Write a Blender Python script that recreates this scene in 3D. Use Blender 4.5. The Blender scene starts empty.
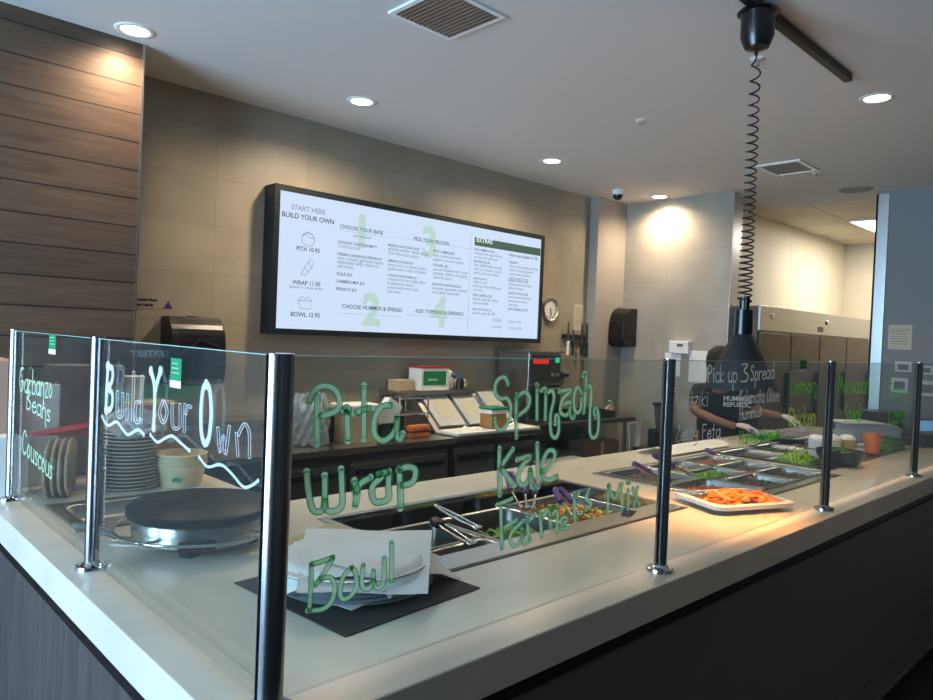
import bpy, bmesh, math, random
from mathutils import Vector, Matrix
random.seed(7)
SC = bpy.context.scene
COL = SC.collection
# ------------------------------------------------------------------ camera
YAW, PIT, ROL, FPX = 0.7653, -0.0189, 0.0406, 711.74
CAM = Vector((-0.6022, -1.0758, 1.5627))
FW = Vector((math.sin(YAW)*math.cos(PIT), math.cos(YAW)*math.cos(PIT), math.sin(PIT)))
_r = Vector((math.cos(YAW), -math.sin(YAW), 0)); _u = _r.cross(FW)
RT = _r*math.cos(ROL) + _u*math.sin(ROL)
UP = -_r*math.sin(ROL) + _u*math.cos(ROL)
cd = bpy.data.cameras.new('camera'); cam = bpy.data.objects.new('camera', cd); COL.objects.link(cam)
cd.sensor_width = 36; cd.lens = FPX*36/933; cd.clip_start = 0.02; cd.clip_end = 100
cam.matrix_world = Matrix(((RT.x, UP.x, -FW.x, CAM.x), (RT.y, UP.y, -FW.y, CAM.y), (RT.z, UP.z, -FW.z, CAM.z), (0, 0, 0, 1)))
SC.camera = cam
def at(px, py, ax, val):
    """point of a known plane (x, y or z = val) seen at a pixel of the photograph"""
    d = FW*FPX + RT*(px-466.5) + UP*(350-py); i = 'xyz'.index(ax)
    return CAM + d*((val-CAM[i])/d[i])
# ------------------------------------------------------------------ view, world, lights
SC.view_settings.view_transform = 'Standard'; SC.view_settings.look = 'None'
SC.view_settings.exposure = 0.0; SC.view_settings.gamma = 1; SC.view_settings.use_curve_mapping = False
w = bpy.data.worlds.new('World'); SC.world = w; w.use_nodes = True
w.node_tree.nodes['Background'].inputs[0].default_value = (0.46, 0.69, 1.0, 1)
w.node_tree.nodes['Background'].inputs[1].default_value = 27
def portal(loc, rot, sx, sy):
    l = bpy.data.lights.new('daylight_portal', 'AREA'); l.shape = 'RECTANGLE'; l.size = sx; l.size_y = sy
    l.cycles.is_portal = True
    o = bpy.data.objects.new('daylight_portal', l); COL.objects.link(o); o.location = loc; o.rotation_euler = rot
portal((-3.45, 1.0, 1.4), (0, -math.pi/2, 0), 2.6, 2.8)
SPOT_W = 72
DOWNLIGHTS = [(0.535, 2.38), (1.794, 2.38), (3.523, 2.38), (5.10, 2.42), (3.514, 0.182), (2.6, -2.4)]  # last one is unseen, added to brighten the customer side
FLOOR, CEIL, CT = -0.2, 2.9, 0.9
# ------------------------------------------------------------------ materials
def srgb(c):
    return tuple(((v/255)/12.92 if v/255 <= .04045 else ((v/255+.055)/1.055)**2.4) for v in c)
def mat(name, c, rough=.5, metal=0, spec=.5, noise=0, nscale=20, bump=0, coat=0, emit=None, es=1, trans=0, alpha=1, aniso=None):
    m = bpy.data.materials.new(name); m.use_nodes = True; nt = m.node_tree; b = nt.nodes['Principled BSDF']
    c = srgb(c); b.inputs['Base Color'].default_value = (*c, 1); b.inputs['Roughness'].default_value = rough
    b.inputs['Metallic'].default_value = metal; b.inputs['Specular IOR Level'].default_value = spec
    b.inputs['Coat Weight'].default_value = coat
    if trans: b.inputs['Transmission Weight'].default_value = trans
    if alpha < 1: b.inputs['Alpha'].default_value = alpha
    if emit: b.inputs['Emission Color'].default_value = (*srgb(emit), 1); b.inputs['Emission Strength'].default_value = es
    if noise or bump:
        tc = nt.nodes.new('ShaderNodeTexCoord'); n = nt.nodes.new('ShaderNodeTexNoise'); n.inputs['Scale'].default_value = nscale
        n.inputs['Detail'].default_value = 5
        src = tc.outputs['Object']
        if aniso:
            mp = nt.nodes.new('ShaderNodeMapping'); mp.inputs['Scale'].default_value = aniso
            nt.links.new(src, mp.inputs[0]); src = mp.outputs[0]
        nt.links.new(src, n.inputs['Vector'])
        if noise:
            mx = nt.nodes.new('ShaderNodeMix'); mx.data_type = 'RGBA'
            mx.inputs[6].default_value = (*[max(0, v*(1-noise)) for v in c], 1); mx.inputs[7].default_value = (*[min(1, v*(1+noise)) for v in c], 1)
            rp = nt.nodes.new('ShaderNodeValToRGB'); rp.color_ramp.elements[0].position = .3; rp.color_ramp.elements[1].position = .7
            nt.links.new(n.outputs['Fac'], rp.inputs[0]); nt.links.new(rp.outputs[0], mx.inputs[0]); nt.links.new(mx.outputs[2], b.inputs['Base Color'])
        if bump:
            bp = nt.nodes.new('ShaderNodeBump'); bp.inputs['Strength'].default_value = bump; bp.inputs['Distance'].default_value = .01
            nt.links.new(n.outputs['Fac'], bp.inputs['Height']); nt.links.new(bp.outputs[0], b.inputs['Normal'])
    return m
def glassmat(name, tint=(246, 250, 248), haze=0.0, rough=0.0, hazecol=(200, 205, 205)):
    """clear sheet: fresnel mix of see-through and mirror, optionally mixed with a diffuse haze colour"""
    m = bpy.data.materials.new(name); m.use_nodes = True; nt = m.node_tree; nt.nodes.clear()
    out = nt.nodes.new('ShaderNodeOutputMaterial'); t = nt.nodes.new('ShaderNodeBsdfTransparent'); g = nt.nodes.new('ShaderNodeBsdfGlossy')
    fr = nt.nodes.new('ShaderNodeFresnel'); ge = nt.nodes.new('ShaderNodeNewGeometry'); mr = nt.nodes.new('ShaderNodeMapRange'); mr.inputs['To Min'].default_value = 1.5; mr.inputs['To Max'].default_value = 1/1.5
    nt.links.new(ge.outputs['Backfacing'], mr.inputs[0]); nt.links.new(mr.outputs[0], fr.inputs[0]); mx = nt.nodes.new('ShaderNodeMixShader')
    t.inputs[0].default_value = (*srgb(tint), 1); g.inputs['Roughness'].default_value = rough
    nt.links.new(fr.outputs[0], mx.inputs[0]); nt.links.new(t.outputs[0], mx.inputs[1]); nt.links.new(g.outputs[0], mx.inputs[2])
    last = mx
    if haze:
        d = nt.nodes.new('ShaderNodeBsdfDiffuse'); d.inputs[0].default_value = (*srgb(hazecol), 1)
        m2 = nt.nodes.new('ShaderNodeMixShader'); m2.inputs[0].default_value = haze
        nt.links.new(mx.outputs[0], m2.inputs[1]); nt.links.new(d.outputs[0], m2.inputs[2]); last = m2
    nt.links.new(last.outputs[0], out.inputs[0]); return m
def brickmat(name, c1, c2, mortar, bw, bh, msize, swap, rough=.5, grain=0, off=(0, 0, 0), offset=.5, gscale=(1, 1, 1), nscale=3, cloud=.12):
    """tiles or boards; swap picks the wall plane ('xz','yz','xy','zx')"""
    m = bpy.data.materials.new(name); m.use_nodes = True; nt = m.node_tree; b = nt.nodes['Principled BSDF']
    tc = nt.nodes.new('ShaderNodeTexCoord'); sp = nt.nodes.new('ShaderNodeSeparateXYZ'); cb = nt.nodes.new('ShaderNodeCombineXYZ')
    nt.links.new(tc.outputs['Object'], sp.inputs[0])
    idx = {'x': 0, 'y': 1, 'z': 2}
    nt.links.new(sp.outputs[idx[swap[0]]], cb.inputs[0]); nt.links.new(sp.outputs[idx[swap[1]]], cb.inputs[1])
    mp = nt.nodes.new('ShaderNodeMapping'); mp.inputs['Location'].default_value = off; nt.links.new(cb.outputs[0], mp.inputs[0])
    br = nt.nodes.new('ShaderNodeTexBrick'); br.offset = offset; nt.links.new(mp.outputs[0], br.inputs['Vector'])
    for k, v in (('Color1', c1), ('Color2', c2), ('Mortar', mortar)): br.inputs[k].default_value = (*srgb(v), 1)
    br.inputs['Scale'].default_value = 1; br.inputs['Mortar Size'].default_value = msize; br.inputs['Brick Width'].default_value = bw; br.inputs['Row Height'].default_value = bh
    br.inputs['Mortar Smooth'].default_value = .1; br.inputs['Bias'].default_value = 0
    n = nt.nodes.new('ShaderNodeTexNoise'); n.inputs['Scale'].default_value = nscale; n.inputs['Detail'].default_value = 8; n.inputs['Distortion'].default_value = 1.2 if grain else .3
    m2 = nt.nodes.new('ShaderNodeMapping'); m2.inputs['Scale'].default_value = gscale; nt.links.new(cb.outputs[0], m2.inputs[0]); nt.links.new(m2.outputs[0], n.inputs[0])
    rp = nt.nodes.new('ShaderNodeMapRange'); rp.inputs['From Min'].default_value = .3; rp.inputs['From Max'].default_value = .7
    rp.inputs['To Min'].default_value = 1-cloud-grain; rp.inputs['To Max'].default_value = 1+cloud+grain; nt.links.new(n.outputs['Fac'], rp.inputs[0])
    mu = nt.nodes.new('ShaderNodeMix'); mu.data_type = 'RGBA'; mu.blend_type = 'MULTIPLY'; mu.inputs[0].default_value = 1
    nt.links.new(br.outputs['Color'], mu.inputs[6]); nt.links.new(rp.outputs[0], mu.inputs[7]); nt.links.new(mu.outputs[2], b.inputs['Base Color'])
    bp = nt.nodes.new('ShaderNodeBump'); bp.inputs['Strength'].default_value = .15; bp.inputs['Distance'].default_value = .002; bp.invert = True
    nt.links.new(br.outputs['Fac'], bp.inputs['Height']); nt.links.new(bp.outputs[0], b.inputs['Normal'])
    b.inputs['Roughness'].default_value = rough
    return m
M = {}
M['tile'] = brickmat('taupe_wall_tile', (154, 147, 131), (147, 140, 125), (138, 131, 117), .6, .28, .0025, 'xz', .45, off=(.0, -.184, 0), offset=0)
M['tile_r'] = brickmat('taupe_wall_tile_side', (160, 153, 140), (157, 150, 137), (146, 139, 127), .6, .28, .0025, 'yz', .45, off=(0, -.184, 0), offset=0)
M['wood'] = brickmat('brown_plank', (92, 72, 56), (80, 62, 48), (34, 26, 21), 9, .1345, .0035, 'xz', .5, grain=.14, off=(0, -.007, 0), offset=0, gscale=(1.2, 14, 1), nscale=2.2)
M['woodface'] = brickmat('dark_plank_counter_face', (66, 57, 56), (62, 53, 52), (52, 44, 43), .6, 4, .002, 'yz', .5, grain=.22, gscale=(14, 1.0, 1), nscale=2.5)
M['ceil'] = mat('ceiling_paint', (205, 203, 200), .8)
M['grid'] = brickmat('drop_ceiling_tile', (215, 205, 185), (210, 200, 180), (160, 150, 130), 1.22, .61, .008, 'xy', .8, off=(-.0, -.31, 0), offset=0)
M['floor'] = brickmat('dark_floor_tile', (38, 36, 35), (34, 33, 32), (24, 23, 22), .6, .6, .004, 'xy', .35)
M['greywall'] = mat('grey_wall_paint', (128, 130, 130), .7)
M['plainwall'] = mat('plain_wall', (150, 145, 138), .8)
M['cream'] = brickmat('cream_wall_panel', (216, 206, 184), (214, 203, 180), (180, 168, 145), 1.22, 5, .004, 'xz', .6, offset=0, cloud=.03)
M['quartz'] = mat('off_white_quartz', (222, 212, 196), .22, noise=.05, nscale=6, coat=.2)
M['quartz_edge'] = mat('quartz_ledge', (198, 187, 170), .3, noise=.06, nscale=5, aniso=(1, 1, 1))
M['grey_panel'] = mat('charcoal_laminate', (92, 90, 88), .45, noise=.04, nscale=4)
M['alu'] = mat('brushed_aluminium', (190, 190, 188), .3, 1)
M['steel'] = mat('brushed_stainless', (186, 184, 180), .27, 1, noise=.05, nscale=30, aniso=(1, 1, 12))
M['post'] = mat('satin_steel_post', (150, 150, 152), .25, 1)
M['tvframe'] = mat('dark_teal_frame', (16, 28, 32), .4)
M['door_steel'] = mat('grey_steel_door', (98, 95, 90), .42, .45, noise=.06, nscale=12)
M['cooler'] = mat('cooler_steel_dark_reflection', (92, 84, 70), .4, .8, noise=.08, nscale=6)  # dark reflections on the fridge fronts are put into this base colour
M['steel_dark'] = mat('dark_stainless', (120, 116, 110), .35, 1, noise=.08, nscale=20)
M['chrome'] = mat('polished_steel', (205, 205, 205), .1, 1)
M['black'] = mat('black_plastic', (22, 22, 24), .35)
M['blackgloss'] = mat('gloss_black_plastic', (15, 14, 16), .28, coat=.1)
M['blackmat'] = mat('matte_black', (20, 20, 21), .7)
M['rubber'] = mat('black_rubber', (15, 15, 15), .8)
M['stone'] = mat('black_griddle_plate', (26, 26, 28), .42, spec=.15, noise=.12, nscale=25)
M['glass'] = glassmat('clear_guard_glass', haze=.02)
M['glass_side'] = glassmat('hazy_guard_glass', haze=.015, hazecol=(150, 165, 172))  # side panes carry a little bluish grey diffuse haze
M['glassedge'] = mat('glass_edge_green', (150, 185, 175), .2)
M['winglass'] = glassmat('window_glass')
M['white'] = mat('white_plastic', (225, 225, 222), .5)
M['paper'] = mat('white_paper', (226, 224, 220), .8, noise=.03, nscale=8)
M['parchment'] = mat('parchment_paper', (214, 212, 212), .6, noise=.03, nscale=8)
M['kraft'] = mat('kraft_card', (186, 160, 128), .8, noise=.06, nscale=15)
M['greypaper'] = mat('laminated_sheet', (176, 178, 180), .4, noise=.08, nscale=20)
M['oldpaper'] = mat('aged_paper', (188, 182, 160), .8)
M['card'] = mat('brown_cardboard', (150, 118, 84), .85, noise=.08, nscale=12)
M['carddark'] = mat('dim_cardboard', (120, 84, 52), .85, noise=.08, nscale=12)
M['foilrim'] = mat('steel_plate_metal', (200, 203, 210), .22, 1)
M['plate'] = mat('pale_metal_plate', (196, 199, 206), .3, .45)
M['mat'] = mat('charcoal_woven_mat', (58, 53, 52), .9, noise=.2, nscale=160, bump=.4)
M['green'] = mat('label_green', (20, 122, 78), .5)
M['red'] = mat('red_card', (176, 44, 52), .5)
M['orange'] = mat('orange_carrot', (246, 136, 36), .45, noise=.12, nscale=40)
M['leaf'] = mat('salad_leaf_green', (88, 128, 40), .5, noise=.4, nscale=40)
M['leafdark'] = mat('dark_leaf_green', (48, 82, 34), .5, noise=.4, nscale=40)
M['leafpale'] = mat('pale_shredded_cabbage', (186, 196, 120), .5, noise=.3, nscale=40)
M['cucumber'] = mat('bright_cut_green', (110, 160, 40), .5, noise=.3, nscale=60)
M['purple'] = mat('purple_handle', (78, 44, 110), .35)
M['lens'] = mat('downlight_lens', (255, 244, 225), .5, emit=(255, 240, 214), es=9)
M['lightpanel'] = mat('light_panel_lens', (255, 255, 250), .5, emit=(255, 250, 238), es=6)
M['screen'] = mat('menu_screen_glow', (10, 10, 12), .25, emit=(207, 226, 250), es=1.0)
M['ink'] = mat('menu_ink', (20, 20, 25), .5, emit=(128, 140, 160), es=.85)
M['inkbold'] = mat('menu_bold_ink', (20, 20, 25), .5, emit=(92, 102, 120), es=.85)
M['inkgrey'] = mat('menu_grey_ink', (20, 20, 25), .5, emit=(150, 162, 184), es=.9)
M['inkgreen'] = mat('menu_pale_green', (20, 20, 25), .5, emit=(184, 216, 208), es=.97)
M['inkbar'] = mat('menu_green_bar', (20, 20, 25), .5, emit=(52, 96, 76), es=.8)
M['inkwhite'] = mat('menu_white_ink', (20, 20, 25), .5, emit=(222, 232, 240), es=1)
M['bluescreen'] = mat('till_screen_glow', (10, 10, 12), .25, emit=(120, 176, 236), es=1.0)
M['redled'] = mat('red_display', (20, 5, 5), .5, emit=(230, 50, 40), es=1.0)
M['greenled'] = mat('green_display', (5, 20, 5), .5, emit=(40, 220, 140), es=1.1)
M['lampglow'] = mat('heat_bulb', (255, 160, 70), .5, emit=(255, 150, 60), es=12)
M['mk_dark'] = mat('green_marker_edge', (62, 138, 84), .6, alpha=.75)
M['mk_light'] = mat('green_marker', (142, 196, 152), .7)
M['mk_green'] = mat('bright_green_marker', (84, 176, 62), .7)
M['mk_lime'] = mat('lime_marker', (158, 206, 70), .7)
M['mk_white'] = mat('white_marker', (226, 234, 240), .7)
M['mk_thin'] = mat('thin_white_marker', (196, 204, 204), .7)
M['clearplast'] = glassmat('clear_plastic', tint=(250, 249, 246), haze=.10, rough=.08, hazecol=(225, 218, 205))
M['lidplast'] = mat('stacked_clear_lids', (196, 188, 174), .12, coat=.5)
M['bag'] = glassmat('clear_bag', tint=(225, 228, 230), haze=.4, rough=.15, hazecol=(205, 208, 212))
M['tan'] = mat('tan_fibre_bowl', (206, 188, 150), .7, noise=.05, nscale=10)
def inkmat(name, c):
    m = bpy.data.materials.new(name); m.use_nodes = True; nt = m.node_tree; nt.nodes.clear()
    out = nt.nodes.new('ShaderNodeOutputMaterial'); d = nt.nodes.new('ShaderNodeBsdfDiffuse'); t = nt.nodes.new('ShaderNodeBsdfTranslucent'); x = nt.nodes.new('ShaderNodeMixShader')
    d.inputs[0].default_value = t.inputs[0].default_value = (*srgb(c), 1); x.inputs[0].default_value = .62
    nt.links.new(d.outputs[0], x.inputs[1]); nt.links.new(t.outputs[0], x.inputs[2]); nt.links.new(x.outputs[0], out.inputs[0]); return m
for k, c in (('mk_light', (204, 240, 208)), ('mk_dark', (84, 176, 108)), ('mk_green', (104, 214, 72)), ('mk_lime', (168, 216, 76)), ('mk_white', (236, 242, 246)), ('mk_thin', (214, 220, 220))): M[k] = inkmat(M[k].name+'_ink', c)
M['skin'] = mat('skin', (122, 80, 58), .6)
M['shirt'] = mat('black_cloth', (17, 17, 20), .85)
M['glove'] = mat('clear_vinyl_glove', (214, 200, 196), .4)
M['boardwood'] = mat('pale_board_wood', (168, 146, 116), .6, noise=.1, nscale=14)
M['towel'] = mat('white_towel', (196, 194, 190), .95, noise=.05, nscale=60)
M['grain'] = mat('dark_grains', (86, 80, 70), .8, noise=.5, nscale=90, bump=.8)
M['olive'] = mat('chopped_topping', (112, 100, 74), .7, noise=.6, nscale=120, bump=.9)
M['tomato'] = mat('red_orange_topping', (178, 84, 44), .5, noise=.5, nscale=90, bump=.8)
M['creamfood'] = mat('cream_dip', (206, 192, 158), .5, noise=.2, nscale=40)
M['stripes'] = mat('label_blue', (60, 70, 130), .5)
# ------------------------------------------------------------------ mesh helpers
class B:
    def __init__(s): s.bm = bmesh.new()
    def _x(s, vs, T):
        if T is not None: bmesh.ops.transform(s.bm, matrix=T, verts=vs)
        return s
    def box(s, x0, x1, y0, y1, z0, z1, T=None, bev=0):
        vs = [s.bm.verts.new((x, y, z)) for z in (z0, z1) for y in (y0, y1) for x in (x0, x1)]
        fs = [s.bm.faces.new([vs[i] for i in f]) for f in ((0, 2, 3, 1), (4, 5, 7, 6), (0, 1, 5, 4), (2, 6, 7, 3), (0, 4, 6, 2), (1, 3, 7, 5))]
        if bev:
            es = list({e for f in fs for e in f.edges})
            r = bmesh.ops.bevel(s.bm, geom=es, offset=bev, segments=2, profile=.5, affect='EDGES', clamp_overlap=True)
            vs = list({v for f in r['faces'] for v in f.verts} | {v for v in vs if v.is_valid})
        return s._x(vs, T)
    def lathe(s, prof, n=32, T=None, c=(0, 0), closed=False):
        rings = []; allv = []
        for r, z in prof:
            if r < 1e-6:
                v = s.bm.verts.new((c[0], c[1], z)); rings.append([v]); allv.append(v)
            else:
                rg = [s.bm.verts.new((c[0]+r*math.cos(2*math.pi*i/n), c[1]+r*math.sin(2*math.pi*i/n), z)) for i in range(n)]
                rings.append(rg); allv += rg
        pairs = list(zip(rings, rings[1:])) + ([(rings[-1], rings[0])] if closed else [])
        for a, b in pairs:
            for i in range(n):
                j = (i+1) % n
                q = [a[i % len(a)], a[j % len(a)], b[j % len(b)], b[i % len(b)]]
                q2 = []
                for v in q:
                    if v not in q2: q2.append(v)
                if len(q2) > 2:
                    try: s.bm.faces.new(q2)
                    except ValueError: pass
        return s._x(allv, T)
    def tube(s, pts, r, n=8, caps=True, T=None, closed=False):
        pts = [Vector(p) for p in pts]; N = len(pts); rings = []; allv = []
        rr = r if isinstance(r, (list, tuple)) else [r]*N
        prev = None
        for i, p in enumerate(pts):
            if closed: t = (pts[(i+1) % N]-pts[i-1])
            else: t = (pts[min(i+1, N-1)]-pts[max(i-1, 0)])
            t.normalize()
            if prev is None:
                a = Vector((0, 0, 1)) if abs(t.z) < .9 else Vector((1, 0, 0)); nrm = (a-t*a.dot(t)).normalized()
            else: nrm = (prev-t*prev.dot(t)).normalized()
            prev = nrm; bn = t.cross(nrm)
            rg = [s.bm.verts.new(p+(nrm*math.cos(2*math.pi*k/n)+bn*math.sin(2*math.pi*k/n))*rr[i]) for k in range(n)]
            rings.append(rg); allv += rg
        for i in range(N if closed else N-1):
            a, b = rings[i], rings[(i+1) % N]
            for k in range(n): s.bm.faces.new((a[k], a[(k+1) % n], b[(k+1) % n], b[k]))
        if caps and not closed:
            s.bm.faces.new(rings[0][::-1]); s.bm.faces.new(rings[-1])
        return s._x(allv, T)
    def prism(s, poly, h0, h1, axis='z', T=None):
        def P(a, b, h): return {'z': (a, b, h), 'y': (a, h, b), 'x': (h, a, b)}[axis]
        lo = [s.bm.verts.new(P(a, b, h0)) for a, b in poly]; hi = [s.bm.verts.new(P(a, b, h1)) for a, b in poly]
        s.bm.faces.new(lo); s.bm.faces.new(hi[::-1]); n = len(poly)
        for i in range(n): s.bm.faces.new((lo[i], hi[i], hi[(i+1) % n], lo[(i+1) % n]))
        return s._x(lo+hi, T)
    def sheet(s, fn, nu, nv, th=.001):
        g = [[s.bm.verts.new(fn(i/nu, j/nv)) for j in range(nv+1)] for i in range(nu+1)]
        for i in range(nu):
            for j in range(nv): s.bm.faces.new((g[i][j], g[i+1][j], g[i+1][j+1], g[i][j+1]))
        s.th = th; return s
    def blob(s, c, r, sub=2, jit=0, T=None):
        rv = bmesh.ops.create_icosphere(s.bm, subdivisions=sub, radius=1)['verts']
        for v in rv:
            k = 1+random.uniform(-jit, jit)
            v.co = Vector((c[0]+v.co.x*r[0]*k, c[1]+v.co.y*r[1]*k, c[2]+v.co.z*r[2]*k))
        return s._x(rv, T)
    def obj(s, name, m, parent=None, smooth=False, loc=None, rot=None, bev=0, sub=0, solid=0, keep=False):
        bmesh.ops.recalc_face_normals(s.bm, faces=s.bm.faces[:])
        me = bpy.data.meshes.new(name); s.bm.to_mesh(me); s.bm.free()
        if smooth:
            for p in me.polygons: p.use_smooth = True
        o = bpy.data.objects.new(name, me); COL.objects.link(o)
        me.materials.append(M[m] if isinstance(m, str) else m)
        if parent is not None: o.parent = parent
        if loc is not None: o.location = loc
        if rot is not None: o.rotation_euler = rot
        if solid: md = o.modifiers.new('Solid', 'SOLIDIFY'); md.thickness = solid; md.offset = 0
        if sub: md = o.modifiers.new('Sub', 'SUBSURF'); md.levels = sub; md.render_levels = sub
        if bev:
            md = o.modifiers.new('Bevel', 'BEVEL'); md.width = bev; md.segments = 3; md.limit_method = 'ANGLE'; md.angle_limit = math.radians(40)
        if smooth:
            es = me.attributes  # flat corners stay crisp through an edge split
            md = o.modifiers.new('Split', 'EDGE_SPLIT'); md.split_angle = math.radians(50)
        return o
def thing(name, label, cat, loc=(0, 0, 0), rz=0, group=None):
    o = bpy.data.objects.new(name, None); COL.objects.link(o); o.location = loc; o.rotation_euler = (0, 0, rz); o.empty_display_size = .05
    o['label'] = label; o['category'] = cat
    if group: o['group'] = group
    return o
def tag(o, label, cat, group=None, kind=None):
    o['label'] = label; o['category'] = cat
    if group: o['group'] = group
    if kind: o['kind'] = kind
    return o
def struct(o):
    o['kind'] = 'structure'; return o
def copytree(o, parent=None):
    c = o.copy(); COL.objects.link(c); c.parent = parent
    for ch in list(o.children): copytree(ch, c)
    return c
def smooth_line(pts, k=6, closed=False):
    pts = [Vector(p) for p in pts]; n = len(pts)
    if n < 3: return pts
    out = []
    for i in range(n if closed else n-1):
        p0 = pts[(i-1) % n] if (closed or i) else pts[0]; p1 = pts[i]; p2 = pts[(i+1) % n]
        p3 = pts[(i+2) % n] if (closed or i+2 < n) else pts[-1]
        for j in range(k):
            t = j/k; out.append(.5*((2*p1)+(p2-p0)*t+(2*p0-5*p1+4*p2-p3)*t*t+(3*p1-p0-3*p2+p3)*t**3))
    if not closed: out.append(pts[-1])
    return out
def Rz(a): return Matrix.Rotation(a, 4, 'Z')
def T3(x, y, z, a=0): return Matrix.Translation((x, y, z)) @ Rz(a)
def text(name, s, size, m, parent, loc, rot=(math.pi/2, 0, 0), align='LEFT', width=None, th=.0006, bold=0):
    cu = bpy.data.curves.new(name, 'FONT'); cu.body = s; cu.size = size; cu.align_x = align; cu.extrude = th/2; cu.offset = bold
    cu.resolution_u = 3
    t = bpy.data.objects.new('tmp', cu); COL.objects.link(t)
    bpy.context.view_layer.update()
    me = bpy.data.meshes.new_from_object(t.evaluated_get(bpy.context.evaluated_depsgraph_get()))
    w0 = t.dimensions.x
    bpy.data.objects.remove(t)
    o = bpy.data.objects.new(name, me); COL.objects.link(o); me.materials.clear(); me.materials.append(M[m])
    o.parent = parent; o.location = loc; o.rotation_euler = rot
    if width and w0: o.scale = (width/w0, width/w0, 1)
    return o
# ================================================================== the room
XL, XR, YB, YF = -3.5, 9.0, 2.955, -4.0
struct(B().box(XL-.1, XR+.1, YF-.1, YB+.1, FLOOR-.1, FLOOR).obj('floor', 'floor'))
struct(B().box(XL-.1, 6.2, YF-.1, YB+.1, CEIL, CEIL+.1).obj('ceiling', 'ceil'))
struct(B().box(6.2, XR+.1, YF-.1, YB+.1, CEIL, CEIL+.1).obj('ceiling', 'grid'))
struct(B().box(.62, 5.25, YB, YB+.1, FLOOR, CEIL).obj('wall_back', 'tile'))
struct(B().box(XL, .62, 2.52, YB+.1, FLOOR, CEIL).obj('wall_back', 'wood'))
struct(B().box(.62, .628, 2.514, 2.55, FLOOR, CEIL).obj('trim_1', 'alu'))
struct(B().box(4.8, 5.25, 2.86, YB, FLOOR, CEIL).obj('wall_right', 'plainwall'))
struct(B().box(5.25, 5.42, 1.79, YB+.1, FLOOR, CEIL).obj('wall_right', 'tile_r'))
struct(B().box(5.244, 5.425, 1.782, 1.79, FLOOR, CEIL).obj('trim_2', 'alu'))
struct(B().box(5.95, 6.2, YF, .87, FLOOR, CEIL).obj('wall_right', 'greywall'))
struct(B().box(5.935, 5.95, .79, .885, FLOOR+.6, CEIL-.02).box(5.935, 6.2, .87, .885, FLOOR+.6, CEIL-.02).obj('trim_3', 'alu'))
struct(B().box(5.42, XR, 2.12, 2.2, FLOOR, CEIL).obj('wall_kitchen', 'cream'))
struct(B().box(XR, XR+.1, YF, 2.2, FLOOR, CEIL).obj('wall_kitchen', 'cream'))
struct(B().box(6.2, XR, -.6, -.5, FLOOR, CEIL).obj('wall_kitchen', 'plainwall'))
# street side: a wall with a long shop window, and the front wall
y0, y1, z0, z1 = -.4, 2.4, .1, 2.7
wl = B(); wl.box(XL-.1, XL, YF, y0, FLOOR, CEIL); wl.box(XL-.1, XL, y1, 2.6, FLOOR, CEIL); wl.box(XL-.1, XL, y0, y1, FLOOR, z0); wl.box(XL-.1, XL, y0, y1, z1, CEIL)
struct(wl.obj('wall_left', 'plainwall'))
wf = B()
for yy in (y0, (y0+y1)/2-.03, y1-.06): wf.box(XL-.08, XL-.02, yy, yy+.06, z0, z1)
wf.box(XL-.08, XL-.02, y0, y1, z0, z0+.06); wf.box(XL-.08, XL-.02, y0, y1, z1-.06, z1)
fr = struct(wf.obj('window_1', 'black'))
B().box(XL-.055, XL-.045, y0, y1, z0, z1).obj('window_pane', 'winglass', fr)
struct(B().box(XL, XR, YF-.1, YF, FLOOR, CEIL).obj('wall_front', 'grey_panel'))
# ------------------------------------------------------------------ ceiling fittings
dl = None
LBL = ['lit round downlight over the wood plank wall', 'lit round downlight in front of the menu screen left end', 'lit round downlight near the menu screen right corner',
       'lit round downlight close against the right tiled wall', 'lit round downlight right of the black track', 'lit round downlight over the customer floor', 'lit round downlight over the customer floor']
for i, (x, y) in enumerate(DOWNLIGHTS):
    if dl is None:
        dl = thing('downlight', LBL[0], 'light', (x, y, CEIL), group='recessed downlights')
        B().lathe([(.060, -.001), (.066, -.006), (.085, -.004), (.088, 0)], 32).obj('trim_ring', 'white', dl, True)
        B().lathe([(0, -.003), (.060, -.003), (.060, -.001)], 32).obj('lens', 'lens', dl)
        o = dl
    else:
        o = copytree(dl); o.location = (x, y, CEIL); o['label'] = LBL[i]
    l = bpy.data.lights.new('downlight_lamp', 'SPOT'); l.energy = SPOT_W*(.14 if y < -1 else .62 if x > 5 else .75 if x < 1 else 1); l.color = (1, .76, .52); l.spot_size = math.radians(158); l.spot_blend = 1; l.shadow_soft_size = .05
    lo = bpy.data.objects.new('downlight_lamp', l); COL.objects.link(lo); lo.location = (0, 0, -.02); lo.parent = o
# office light panel of the back kitchen
lp = thing('ceiling_light_panel', 'bright square light panel set in the kitchen drop ceiling', 'light', (7.83, 1.22, CEIL))
B().box(-.61, .61, -.305, .305, -.012, 0).obj('frame', 'white', lp)
B().box(-.585, .585, -.28, .28, -.016, -.012).obj('lens', 'lightpanel', lp)
l = bpy.data.lights.new('panel_lamp', 'AREA'); l.shape = 'RECTANGLE'; l.size = 1.1; l.size_y = .5; l.energy = 46; l.color = (1, .93, .82)
lo = bpy.data.objects.new('panel_lamp', l); COL.objects.link(lo); lo.location = (0, 0, -.03); lo.parent = lp
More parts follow.
